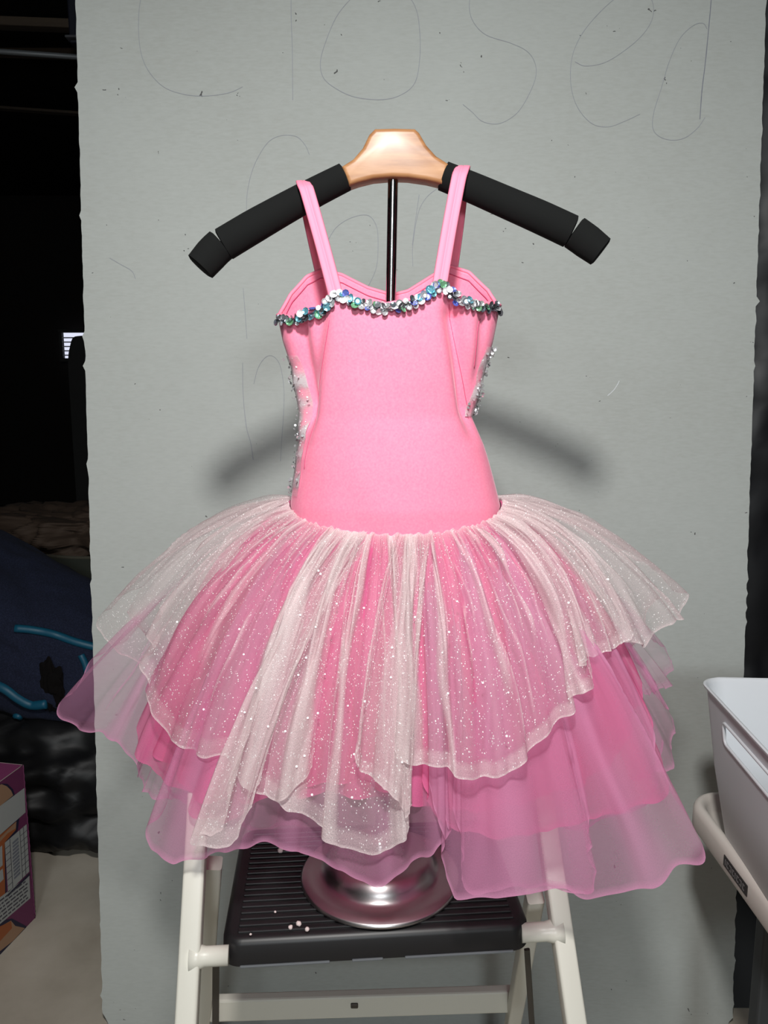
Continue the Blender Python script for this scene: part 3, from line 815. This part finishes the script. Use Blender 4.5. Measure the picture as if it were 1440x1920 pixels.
# innermost pink tulle all the way round
skirt_piece('pink_tulle', M_tulle, 1.0, 2.0, [(1190, 1290, .95), (1150, 1400, 1.06), (980, 1450, 1.12), (720, 1460, 1.14), (470, 1450, 1.12), (320, 1390, 1.05), (280, 1290, .95)], bulge=0.03, fold=.012, nfold=10, dens=.62, seed=31, hemband=0.0, ns=120, nt=60)
skirt_piece('pink_tulle', M_tulle, 0.0, 1.0, [(300, 1255, .93), (268, 1320, .90), (262, 1420, .86), (320, 1470, .83), (380, 1500, .80), (470, 1500, .78), (600, 1490, .76), (740, 1500, .75), (860, 1520, .755), (1000, 1500, .77), (1120, 1450, .81), (1180, 1380, .85), (1200, 1290, .90)],
            bulge=0.034, fold=.008, nfold=11, dens=.66, seed=32, crumple=.0018, threads=4, out=0.001, hemband=0.0, hemline=.3)
skirt_piece('pink_tulle', M_tulle, 0.05, 0.52, [(300, 1300, .90), (290, 1400, .86), (345, 1465, .83), (365, 1525, .80), (430, 1540, .785), (520, 1480, .77), (640, 1470, .755), (740, 1480, .75)],
            bulge=0.030, fold=.007, nfold=7, dens=.50, seed=33, crumple=.0018, threads=4, out=0.0015, hemband=0.0, hemline=.5)
skirt_piece('pink_tulle', M_tulle, 0.52, 1.0, [(790, 1440, .75), (820, 1540, .745), (870, 1560, .745), (940, 1568, .748), (1010, 1562, .752), (1080, 1545, .765), (1170, 1520, .785), (1258, 1482, .81), (1235, 1400, .83), (1205, 1310, .85), (1165, 1215, .88)],
            bulge=0.030, fold=.006, nfold=7, dens=.58, seed=34, crumple=.0018, threads=4, out=0.002, hemband=0.02, hemgain=.35, hemline=.6)
# lilac organza, the longest layer
skirt_piece('organza_layer', M_organza, 1.0, 2.0, [(1240, 1400, .97), (1200, 1520, 1.08), (960, 1560, 1.15), (720, 1560, 1.16), (480, 1550, 1.15), (330, 1500, 1.08), (290, 1400, .97)], bulge=0.03, fold=.012, nfold=9, dens=.28, seed=41, hemband=0.0, ns=120, nt=60, out=0.003)
skirt_piece('organza_layer', M_organza, 0.10, 0.60, [(330, 1460, .84), (300, 1520, .81), (272, 1572, .785), (292, 1602, .775), (350, 1617, .768), (420, 1596, .762), (510, 1585, .758), (570, 1601, .755), (640, 1636, .748), (708, 1660, .742), (745, 1640, .740), (800, 1606, .738), (836, 1570, .735), (830, 1500, .735)],
            bulge=0.026, fold=.005, nfold=7, dens=.37, seed=42, crumple=.0012, threads=4, out=0.001, hemband=0.018, hemgain=.3, waistgain=0, hemline=.55)
skirt_piece('organza_layer', M_organza, 0.55, 0.98, [(806, 1470, .728), (828, 1570, .724), (845, 1672, .720), (872, 1687, .719), (960, 1673, .722), (1055, 1669, .726), (1100, 1687, .728), (1165, 1676, .735), (1238, 1649, .742), (1272, 1625, .746), (1322, 1610, .75), (1295, 1545, .765), (1262, 1475, .785), (1215, 1370, .81), (1180, 1275, .84)],
            bulge=0.024, fold=.005, nfold=6, dens=.37, seed=43, crumple=.0012, threads=4, out=0.001, hemband=0.018, hemgain=.3, waistgain=0, hemline=.6, streaks=((.30, .07, .25, .0, 1.2), (.55, .05, .25, 0, 1.2)))
skirt_piece('organza_layer', M_organza, 0.62, 0.90, [(850, 1500, .735), (868, 1600, .730), (880, 1672, .728), (990, 1664, .730), (1100, 1672, .735), (1116, 1655, .737), (1110, 1600, .745), (1085, 1480, .765), (1060, 1380, .785)],
            bulge=0.024, fold=.003, nfold=4, dens=.30, seed=44, crumple=.0012, threads=4, out=0.0012, hemband=0.016, hemgain=.3, waistgain=0, hemline=.6)
# flares standing out to the sides
skirt_piece('organza_flare', M_organza, -0.12, 0.14, [(240, 1200, .98), (185, 1232, .975), (140, 1285, .965), (110, 1335, .95), (122, 1354, .94), (152, 1368, .93), (200, 1378, .915), (232, 1396, .905), (246, 1435, .895), (254, 1457, .89), (272, 1430, .88), (305, 1395, .87), (330, 1360, .86)],
            bulge=0.022, fold=.006, nfold=4, dens=.27, seed=45, fade=.55, ragged=.006, crumple=.0022, threads=5, out=0.002, hemband=0.012, hemgain=.4, waistgain=0, hemline=.6, streaks=((.55, .05, .35, .3, 1.2), (.8, .05, .4, .2, 1.2)))
skirt_piece('organza_flare', M_organza, 0.02, 0.2, [(262, 1400, .90), (262, 1470, .885), (275, 1490, .88), (335, 1500, .868), (400, 1480, .85), (420, 1420, .84)],
            bulge=0.02, fold=.006, nfold=4, dens=.30, seed=46, fade=.55, ragged=.006, crumple=.0022, threads=5, out=0.002, hemband=0.015, hemgain=.3, waistgain=0, hemline=.5)
skirt_piece('organza_flare', M_organza, 0.92, 1.12, [(1180, 1300, .90), (1216, 1300, .915), (1248, 1288, .93), (1264, 1250, .95), (1250, 1225, .96), (1225, 1200, .97), (1180, 1170, .98)],
            bulge=0.022, fold=.005, nfold=3, dens=.22, seed=47, fade=.55, ragged=.006, crumple=.0022, threads=5, out=0.002, hemband=0.03, hemgain=.2, waistgain=0, hemline=.4)
skirt_piece('organza_flare', M_organza, 0.88, 1.08, [(1180, 1460, .86), (1225, 1455, .87), (1262, 1440, .88), (1258, 1410, .89), (1270, 1372, .90), (1262, 1345, .91), (1222, 1290, .925), (1190, 1230, .94)],
            bulge=0.022, fold=.005, nfold=3, dens=.28, seed=48, fade=.55, ragged=.006, crumple=.0022, threads=5, out=0.002, hemband=0.02, hemgain=.3, waistgain=0, hemline=.5)
# cream glitter overlay, petal by petal
GP = 'glitter_petal'
gl_kw = dict(waistgain=.35, gather=.0035, crumple=.0016, threads=9, header=.006)
skirt_piece(GP, M_glitter, 1.0, 2.0, [(1230, 1130, 1.0), (1150, 1250, 1.10), (980, 1330, 1.17), (720, 1360, 1.19), (470, 1330, 1.17), (320, 1240, 1.1), (240, 1150, 1.0)], bulge=0.05, fold=.014, nfold=9, dens=.18, seed=51, ns=120, nt=60, out=0.002, **gl_kw)
skirt_piece(GP, M_glitter, -0.22, 0.16, [(330, 1060, 1.06), (245, 1105, 1.03), (190, 1165, .99), (203, 1203, .97), (240, 1237, .945), (300, 1258, .92), (350, 1290, .89), (400, 1330, .86)],
            bulge=0.040, fold=.008, nfold=5, dens=.24, seed=52, out=0.002, streaks=((.25, .05, .4, 0, 1.2), (.5, .06, .35, 0, 1.2), (.75, .05, .4, 0, 1.1)), hemband=.0, **gl_kw)
skirt_piece(GP, M_glitter, 0.06, 0.42, [(300, 1140, .90), (284, 1190, .88), (273, 1265, .855), (279, 1315, .835), (302, 1366, .815), (345, 1404, .797), (398, 1416, .782), (430, 1430, .772), (452, 1468, .762), (488, 1490, .753), (520, 1502, .747), (552, 1480, .743), (585, 1440, .74)],
            bulge=0.036, fold=.006, nfold=7, dens=.15, seed=53, out=0.0025, streaks=((.10, .02, .3, .3, 1.2), (.42, .022, .45, 0, .75), (.74, .048, .85, -1, 1.2), (.91, .036, .65, -1, 1.2)), hemband=.06, hemgain=.20, **gl_kw)
skirt_piece(GP, M_glitter, 0.30, 0.44, [(450, 1430, .765), (432, 1480, .758), (424, 1535, .752), (398, 1566, .747), (372, 1566, .744), (356, 1582, .742), (384, 1590, .742), (428, 1588, .742), (448, 1562, .744), (466, 1520, .747), (486, 1470, .75)],
            bulge=0.034, fold=.003, nfold=3, dens=.40, seed=54, out=0.002, hemband=.05, hemgain=.35, **gl_kw)
skirt_piece(GP, M_glitter, 0.36, 0.56, [(500, 1480, .752), (540, 1517, .746), (604, 1550, .740), (606, 1572, .737), (652, 1590, .732), (704, 1603, .728), (738, 1590, .727), (764, 1556, .726), (769, 1500, .727), (763, 1440, .729), (758, 1380, .732)],
            bulge=0.036, fold=.005, nfold=5, dens=.18, seed=55, out=0.003, streaks=((.10, .04, .6, -1, 1.2), (.33, .026, .65, -1, 1.2), (.62, .042, .8, -1, 1.1), (.82, .024, .55, -1, 1.2)), hemband=.05, hemgain=.35, **gl_kw)
skirt_piece(GP, M_glitter, 0.50, 0.60, [(672, 1380, .728), (672, 1440, .724), (700, 1462, .722), (738, 1490, .721), (762, 1532, .720), (765, 1470, .722), (740, 1400, .726)],
            bulge=0.036, fold=.003, nfold=3, dens=.20, seed=56, out=0.0035, streaks=((.4, .12, .5, -1, 1.2),), hemband=.04, hemgain=.3, **gl_kw)
skirt_piece(GP, M_glitter, 0.52, 0.86, [(740, 1420, .728), (775, 1435, .726), (828, 1436, .724), (856, 1455, .722), (905, 1461, .722), (960, 1446, .727), (1000, 1402, .738), (1058, 1348, .757), (1080, 1318, .766), (1083, 1300, .77), (1117, 1285, .775), (1106, 1252, .787), (1090, 1215, .80)],
            bulge=0.036, fold=.006, nfold=8, dens=.16, seed=57, out=0.0025, streaks=((.06, .03, .6, -1, 1.2), (.20, .022, .6, -1, 1.2), (.42, .014, .45, -1, .8), (.62, .02, .4, -1, .7), (.80, .035, .6, -1, 1.2)), hemband=.05, hemgain=.35, **gl_kw)
skirt_piece(GP, M_glitter, 0.80, 0.98, [(1070, 1280, .79), (1092, 1240, .80), (1122, 1226, .81), (1150, 1216, .82), (1184, 1192, .835), (1165, 1150, .85)],
            bulge=0.040, fold=.005, nfold=5, dens=.30, seed=58, out=0.0025, streaks=((.3, .07, .55, -1, 1.2), (.7, .06, .45, -1, 1.2)), hemband=.05, hemgain=.3, **gl_kw)
skirt_piece(GP, M_glitter, 0.88, 1.24, [(1140, 1210, .84), (1186, 1205, .86), (1213, 1214, .875), (1222, 1196, .885), (1258, 1166, .91), (1284, 1156, .935), (1272, 1112, .97), (1222, 1062, 1.01), (1150, 1030, 1.06)],
            bulge=0.040, fold=.007, nfold=6, dens=.32, seed=59, out=0.002, streaks=((.25, .05, .45, -1, 1.2), (.5, .05, .4, -1, 1.2), (.78, .05, .4, -1, 1.2)), hemband=.02, hemgain=.3, **gl_kw)

# single bright glitter dots lying on the overlay
gb = bmesh.new()
for o in [c for c in dress.children if c.name.startswith(GP)]: gb.from_mesh(o.data)
gt = BVHTree.FromBMesh(gb); gb.free()
V, Fc = [], []; rs = np.random.RandomState(77)
dots = [(332, 1166), (597, 1070), (601, 1076), (842, 1185), (735, 1214), (684, 1315), (503, 1362), (596, 1337), (577, 1346), (664, 1414), (660, 1495), (712, 1582), (754, 1429), (535, 1371), (574, 1233),
        (571, 1417), (382, 1330), (585, 1490), (733, 1270), (556, 1437), (1066, 1130), (1140, 1086), (778, 1157), (563, 1153), (480, 1290), (840, 1300), (950, 1380), (620, 1180)] + [(rs.uniform(420, 1000), rs.uniform(1080, 1420)) for _ in range(16)]
for k, (px, py) in enumerate(dots):
    d = ray(px, py).normalized(); h = gt.ray_cast(CAM, d)
    if h[0] is None: continue
    p = h[0] - d * 0.0012; nn_ = (-d + Vector((0, -.2, .5)) + Vector(rs.randn(3)) * .12).normalized(); a = nn_.orthogonal().normalized(); c = nn_.cross(a)
    r_ = .0012 if k < 28 else .0007 + .0005 * rs.rand(); s0 = len(V)
    for e in range(8): V.append(p + (a * math.cos(e * math.pi / 4) + c * math.sin(e * math.pi / 4)) * r_)
    Fc.append(tuple(range(s0, s0 + 8)))
o = mk('glitter_dots', V, Fc, mat('glitter_dot', (1, 0.98, 1), .35, 0.0), dress, smooth=False); o['kind'] = 'stuff'

# ================================================================== BASKET ON THE TRAY TABLE
tray_o = empty('tray_table', (0.70, 0.90, 0.0))
tag(tray_o, 'ivory plastic tray table on grey metal legs beside the board', 'table')
tx0, tx1, ty0, ty1 = 0.482, 0.93, 0.60, 1.155
rings = []
for ins, z in ((0.03, .537), (0.008, .5375), (0.002, .541), (0.0, .546), (0.0, .570), (0.003, .577), (0.008, .580), (0.014, .579), (0.019, .572), (0.024, .560), (0.03, .556)):
    rings.append([(x, y, z) for x, y in round_rect(tx0 + ins, tx1 - ins, ty0 + ins, ty1 - ins, max(.012, .055 - ins), 10)])
V, Fc = loft(rings); nr = len(rings[0]); Fc.append(tuple(range(nr - 1, -1, -1))); Fc.append(tuple((len(rings) - 1) * nr + k for k in range(nr)))
tr = mk('tray', V, Fc, M_tray, tray_o); tr.data.set_sharp_from_angle(angle=R(60))
pa, pb = at(1360, 1598, X=tx0), at(1402, 1650, X=tx0)
pq = from_bm('plaque', box_bm((tx0 - 0.0002, (pa.y + pb.y) / 2, 0.5605), (0.002, abs(pa.y - pb.y) + .004, 0.016), 0.0008), M_plaque, tray_o)
pq['label'] = 'dark name plaque'
yy = pa.y - 0.004; k = 0
rs = np.random.RandomState(2)
while yy > pb.y + 0.004:
    kind = k % 4
    wdt = (0.0022, 0.006, 0.006, 0.005)[kind]
    if kind == 0: bmq = box_bm((tx0 - .0014, yy - wdt / 2, .5605), (.0012, wdt, .0085), .0003)
    else:
        bmq = box_bm((tx0 - .0014, yy - wdt / 2, .5605 + .0035), (.0012, wdt, .0018), .0003)
        box_bm((tx0 - .0014, yy - wdt / 2, .5605 - .0035), (.0012, wdt, .0018), .0003, bm=bmq)
        box_bm((tx0 - .0014, yy - (0.0009 if kind != 2 else wdt - .0009), .5605), (.0012, .0018, .007), .0003, bm=bmq)
    from_bm('relief_mark', bmq, M_plaque2, pq); yy -= wdt + 0.0028; k += 1
for x, y in ((0.557, 1.00), (0.557, 0.66), (0.88, 1.07), (0.88, 0.66)):
    from_bm('table_leg', box_bm((x, y, 0.2685), (0.03, 0.028, 0.537), 0.004), M_leg, tray_o)

bk = empty('storage_basket', (0.64, 0.90, 0.5565)); tag(bk, 'white plastic storage basket with handle slot standing on the tray', 'basket')
rot = Matrix.Rotation(R(-3.5), 4, 'Z'); org = Vector((0.467, 1.088, 0)); RB = Matrix.Translation(org) @ rot
def bl(x, y, z): p = RB @ Vector((x, y, 0)); return Vector((p.x, p.y, z))
BW, BD, ZB, ZR = 0.30, 0.40, 0.5572, 0.797
def bring(ins, z, r): return [bl(x, y, z) for x, y in round_rect(ins, BW - ins, -BD + ins, ins * -1, r, 10)]
tap = 0.034
rings = [bring(tap + .006, ZB, .03), bring(tap, ZB + .006, .034), bring(tap * .45, (ZB + ZR) / 2, .034), bring(.002, ZR - .006, .034), bring(-.002, ZR - .004, .036), bring(-.0025, ZR - .0012, .036), bring(-.0005, ZR, .035), bring(.002, ZR - .0008, .033), bring(.0045, ZR - .006, .032),
         bring(tap * .45 + .0025, (ZB + ZR) / 2, .032), bring(tap + .003, ZB + .009, .03), bring(tap + .012, ZB + .005, .026)]
V, Fc = loft(rings); nr = len(rings[0]); Fc.append(tuple(range(nr - 1, -1, -1))); Fc.append(tuple((len(rings) - 1) * nr + k for k in range(nr)))
body = mk('basket_body', V, Fc, M_plastic, bk); body.data.set_sharp_from_angle(angle=R(45))
# handle slot cut through the left wall
def wall_x(z): return tap * (ZR - z) / (ZR - ZB)
cut = bmesh.new(); sy0, sy1, sz0, sz1 = -0.285, -0.092, 0.736, 0.768
prof = round_rect(sy0, sy1, sz0, sz1, .008, 5)
a_ = [cut.verts.new(bl(-0.03, y, z)) for y, z in prof]; b2_ = [cut.verts.new(bl(0.05, y, z)) for y, z in prof]
cut.faces.new(a_); cut.faces.new(list(reversed(b2_)))
for i in range(len(prof)): j = (i + 1) % len(prof); cut.faces.new((a_[i], b2_[i], b2_[j], a_[j]))
bmesh.ops.recalc_face_normals(cut, faces=cut.faces)
cme = bpy.data.meshes.new('cutter'); cut.to_mesh(cme); cut.free(); co = bpy.data.objects.new('cutter', cme); COL.objects.link(co)
bm = bmesh.new(); bm.from_mesh(body.data); bmesh.ops.recalc_face_normals(bm, faces=bm.faces); bm.to_mesh(body.data); bm.free()
md = body.modifiers.new('slot', 'BOOLEAN'); md.object = co; md.operation = 'DIFFERENCE'; md.solver = 'EXACT'
bpy.context.view_layer.update()
dg = bpy.context.evaluated_depsgraph_get()
newme = bpy.data.meshes.new_from_object(body.evaluated_get(dg)); body.modifiers.clear(); body.data = newme
bpy.data.objects.remove(co); bpy.data.meshes.remove(cme)
P = [bl(wall_x(z) - 0.0003, y, z) for y, z in prof]
V, Fc = tube(P + [P[0]], 0.0022, 8, cap=False, up=(1, 0, 0)); mk('slot_rim', V, Fc, M_plastic, bk)

# ================================================================== LEFT: BOX, BAGS, CLOTH
c0 = at(65, 1722, Z=0); ctop = at(50, 1433, Y=c0.y + 0.004).z
fdir = (at(0, 1790, Z=0) - c0); fdir.z = 0; fdir.normalize()        # along the printed face towards the camera
bdir = Vector((fdir.y, -fdir.x, 0))                                   # away from the face, to the left
if bdir.x > 0: bdir = -bdir
box = empty('cardboard_box', c0 + fdir * 0.15 + bdir * 0.1); tag(box, 'purple printed cardboard box standing on the concrete floor', 'box')
FL, BDp = 0.34, 0.22
def bp(a, b_, z, off=0.0): return c0 + fdir * a + bdir * b_ + Vector((0, 0, z)) - bdir * off
corners = [bp(0, 0, 0), bp(FL, 0, 0), bp(FL, BDp, 0), bp(0, BDp, 0)]
V = [*corners, *[c + Vector((0, 0, ctop)) for c in corners]]
mk('carton', V, [(0, 1, 5, 4), (1, 2, 6, 5), (2, 3, 7, 6), (3, 0, 4, 7), (3, 2, 1, 0)], M_purple, box, smooth=False)
V = [bp(0, 0, ctop + .0004), bp(FL, 0, ctop + .0004), bp(FL, BDp, ctop + .0004), bp(0, BDp, ctop + .0004)]
mk('top_flap', V, [(0, 1, 2, 3)], M_ptop, box, smooth=False)
for e0, e1 in ((bp(0, 0, ctop), bp(FL, 0, ctop)), (bp(0, 0, ctop), bp(0, BDp, ctop))):
    V, Fc = tube([e0 + (e1 - e0) * k / 30 + Vector((0, 0, .0006 * noise.noise(Vector((k, 3, 0))))) for k in range(31)], 0.0011, 6); mk('worn_edge', V, Fc, M_edge, box)
V, Fc = tube([bp(-.001 - .0016 * (k % 2), 0, ctop * k / 44) for k in range(45)], 0.0013, 6); mk('perforated_edge', V, Fc, M_purple, box)
def pr(name, pts, m, off, parent=box):
    """flat print on the carton: points picked on the printed face"""
    V = []
    for px, py in pts:
        d = ray(px, py); nrm_ = -bdir; t = (c0 - CAM).dot(nrm_) / d.dot(nrm_); V.append(CAM + d * t + nrm_ * off)
    return mk(name, V, [tuple(range(len(V)))], m, parent, smooth=False)
pr('printed_swoosh', [(-90, 1530), (-60, 1490), (3, 1469), (14, 1470), (24, 1480), (28, 1492), (-90, 1590)], M_boxn, .0006)
pr('printed_swoosh', [(-90, 1540), (-50, 1500), (2, 1470), (12, 1474), (20, 1482), (24, 1491), (-20, 1528), (-90, 1590)], M_boxt, .0009)
pr('printed_swoosh', [(-90, 1640), (36, 1533), (33, 1556), (10, 1600), (12, 1680), (-90, 1760)], M_boxn, .0006)
pr('printed_swoosh', [(-90, 1640), (30, 1540), (29, 1556), (8, 1580), (9, 1682), (-90, 1770)], M_boxo, .0009)
pr('printed_swoosh', [(-30, 1600), (30, 1540), (29, 1553), (14, 1562), (-30, 1610)], M_boxt, .0011)
pr('print_panel', [(-80, 1570), (45, 1477), (47, 1523), (-80, 1635)], M_boxw, .0013)
tb = pr('print_table', [(8, 1580), (49, 1545), (54, 1634), (14, 1674)], M_boxw, .0013)
pr('print_table', [(-60, 1640), (3, 1585), (4, 1622), (-60, 1680)], M_boxw, .0013)
pr('print_table', [(-60, 1690), (4, 1628), (6, 1648), (-60, 1715)], M_boxw, .0013)
pr('print_rule', [(14, 1676), (55, 1636), (55, 1641), (13, 1682)], M_boxn, .0014)
pn_ = pr('print_panel', [(-80, 1800), (-80, 1742), (54, 1641), (56, 1684)], M_boxw, .0013)
def lerp2(a, b_, k): return (a[0] + (b_[0] - a[0]) * k, a[1] + (b_[1] - a[1]) * k)
TLc, TRc, BRc, BLc = (8, 1580), (49, 1545), (54, 1634), (14, 1674)
def tq(u, v): return lerp2(lerp2(TLc, TRc, u), lerp2(BLc, BRc, u), v)
for k in range(1, 8):
    v = k / 8
    for (u0, u1) in ((0, .22), (.68, 1)): pr('table_line', [tq(u0, v - .006), tq(u1, v - .006), tq(u1, v + .006), tq(u0, v + .006)], M_ink, .0017, tb)
for u in (.22, .68, .84): pr('table_line', [tq(u - .012, 0), tq(u + .012, 0), tq(u + .012, 1), tq(u - .012, 1)], M_ink, .0017, tb)
rs = np.random.RandomState(8)
for k in range(11):
    v = .12 + .07 * k; u0 = .28 + .05 * rs.rand(); pr('table_print', [tq(u0, v), tq(.60, v - .005), tq(.60, v + .045), tq(u0, v + .045)], M_inkg, .0015, tb)
def pq_(u, v): return lerp2(lerp2((-80, 1742), (54, 1641), u), lerp2((-80, 1800), (56, 1684), u), v)
for k in range(6):
    v = .10 + .15 * k; u = 0.15
    while u < 0.95:
        du = .03 + .05 * rs.rand(); pr('text_line', [pq_(u, v), pq_(min(.97, u + du), v), pq_(min(.97, u + du), v + .065), pq_(u, v + .065)], M_ink, .0015, pn_); u += du + .012
pr('printed_swoosh', [(-60, 1740), (22, 1722), (50, 1737), (14, 1790), (-60, 1850)], M_boxn, .0005)
pr('printed_swoosh', [(-60, 1770), (20, 1726), (28, 1736), (46, 1740), (24, 1764), (-60, 1830)], M_boxt, .0008)
pr('printed_swoosh', [(-60, 1765), (20, 1727), (22, 1740), (-10, 1775), (-60, 1800)], M_boxo, .0010)

def blob(name, c, r, m, seed, amp=0.12, fr=3.0, wr=0.02, wf=9, floor=None, sub=6, parent=None, power=2.0, tilt=0.0):
    bm = bmesh.new(); bmesh.ops.create_icosphere(bm, subdivisions=sub, radius=1.0)
    sd = Vector((seed * 3.1, seed * 1.7, seed))
    for v in bm.verts:
        d = v.co.normalized()
        k = (abs(d.x) ** power + abs(d.y) ** power + abs(d.z) ** power) ** (-1 / power)
        k *= 1 + amp * noise.noise(d * fr + sd)
        q = Vector((d.x * r[0], d.y * r[1], d.z * r[2])) * (wf * 4.0) + sd
        k += wr * (1 - 2 * abs(noise.noise(Vector((q.x, q.y, q.z))))) + wr * .5 * (1 - 2 * abs(noise.noise(q * 2.3)))
        p = Vector((d.x * r[0], d.y * r[1], d.z * r[2])) * k + Vector(c)
        p.z += tilt * (p.x - c[0])
        if floor is not None and p.z < floor: p.z = floor + (p.z - floor) * 0.02
        v.co = p
    return from_bm(name, bm, m, parent, smooth=True)
def on_mesh(o, px, py, lift=0.0):
    bm = bmesh.new(); bm.from_mesh(o.data)
    t = BVHTree.FromBMesh(bm); bm.free()
    d = ray(px, py).normalized(); h = t.ray_cast(CAM, d)
    return None if h[0] is None else h[0] - d * lift
bag = blob('garbage_bag', (-0.83, 2.10, 0.16), (0.52, 0.27, 0.20), M_bag, 3, amp=.18, wr=.07, wf=2.6, floor=0.004, power=2.6)
tag(bag, 'black plastic garbage bag on the floor behind the purple box', 'garbage bag')
navy = blob('duffel_bag', (-1.06, 2.13, 0.56), (0.48, 0.24, 0.21), M_navy, 9, amp=.14, fr=2.2, wr=.06, wf=1.9, power=2.6, tilt=-.48)
tag(navy, 'navy cloth duffel bag with teal piping lying on the black bag', 'bag')
# the soft bag settles on the one under it
gbm = bmesh.new(); gbm.from_mesh(bag.data); gtree = BVHTree.FromBMesh(gbm); gbm.free()
for v in navy.data.vertices:
    h = gtree.ray_cast(Vector((v.co.x, v.co.y, 2.0)), Vector((0, 0, -1)))
    lim = (h[0].z if h[0] is not None else 0.0) + 0.004
    if v.co.z < lim: v.co.z = lim + 0.03 * (1 - math.exp(-(lim - v.co.z))) * 0.2
navy.data.update()
def piping(pts, r):
    P = [on_mesh(navy, px, py, r * .4) for px, py in catmull(pts, 22)]; P = [p for p in P if p is not None]
    if len(P) > 3:
        V, Fc = tube(P, r, 10); mk('teal_piping', V, Fc, M_teal, navy)['label'] = 'teal piping'
piping([(28, 1178), (60, 1181), (100, 1189), (140, 1203), (178, 1213), (195, 1216)], .0105)
piping([(-20, 1278), (10, 1292), (35, 1310), (60, 1322), (88, 1320)], .0125)
piping([(152, 1228), (160, 1245), (164, 1262)], .009)
piping([(22, 1345), (32, 1342), (42, 1347)], .008)
pc = on_mesh(navy, 96, 1285, 0.0) or at(96, 1285, Y=1.88)
nt_ = blob('net_scrap', (pc.x, pc.y, pc.z), (0.026, 0.007, 0.052), M_net, 14, amp=.4, wr=.25, wf=9, sub=5)
tag(nt_, 'scrap of dark frayed netting lying on the navy bag', 'netting')
# olive cloth bin with rim, brown paper heaped on it
ob = empty('laundry_bin', (-0.90, 2.80, 0.0)); tag(ob, 'olive grey cloth bin with a pale rim behind the navy bag', 'bin')
rings = []
for rr, z in ((.29, .002), (.30, .02), (.315, .35), (.32, .56), (.322, .675), (.316, .68), (.31, .675), (.30, .56)):
    rings.append([(-0.90 + rr * math.cos(a) * 1.2, 2.80 + rr * math.sin(a), z + (.02 * math.cos(a - .4) if z > .5 else 0)) for a in np.linspace(0, 2 * math.pi, 64, endpoint=False)])
V, Fc = loft(rings); Fc.append(tuple(range(63, -1, -1))); mk('bin_wall', V, Fc, M_olive, ob)
V, Fc = tube(rings[5] + [rings[5][0]], 0.006, 8, cap=False); mk('bin_rim', V, Fc, M_rim, ob)
bpaper = blob('paper_wrap', (-1.08, 2.78, 0.715), (0.46, 0.2, 0.06), M_brown, 21, amp=.3, fr=2.2, wr=.32, wf=3.2, power=2.2)
tag(bpaper, 'crumpled brown wrapping paper heaped on top of the cloth bin', 'wrapping paper')
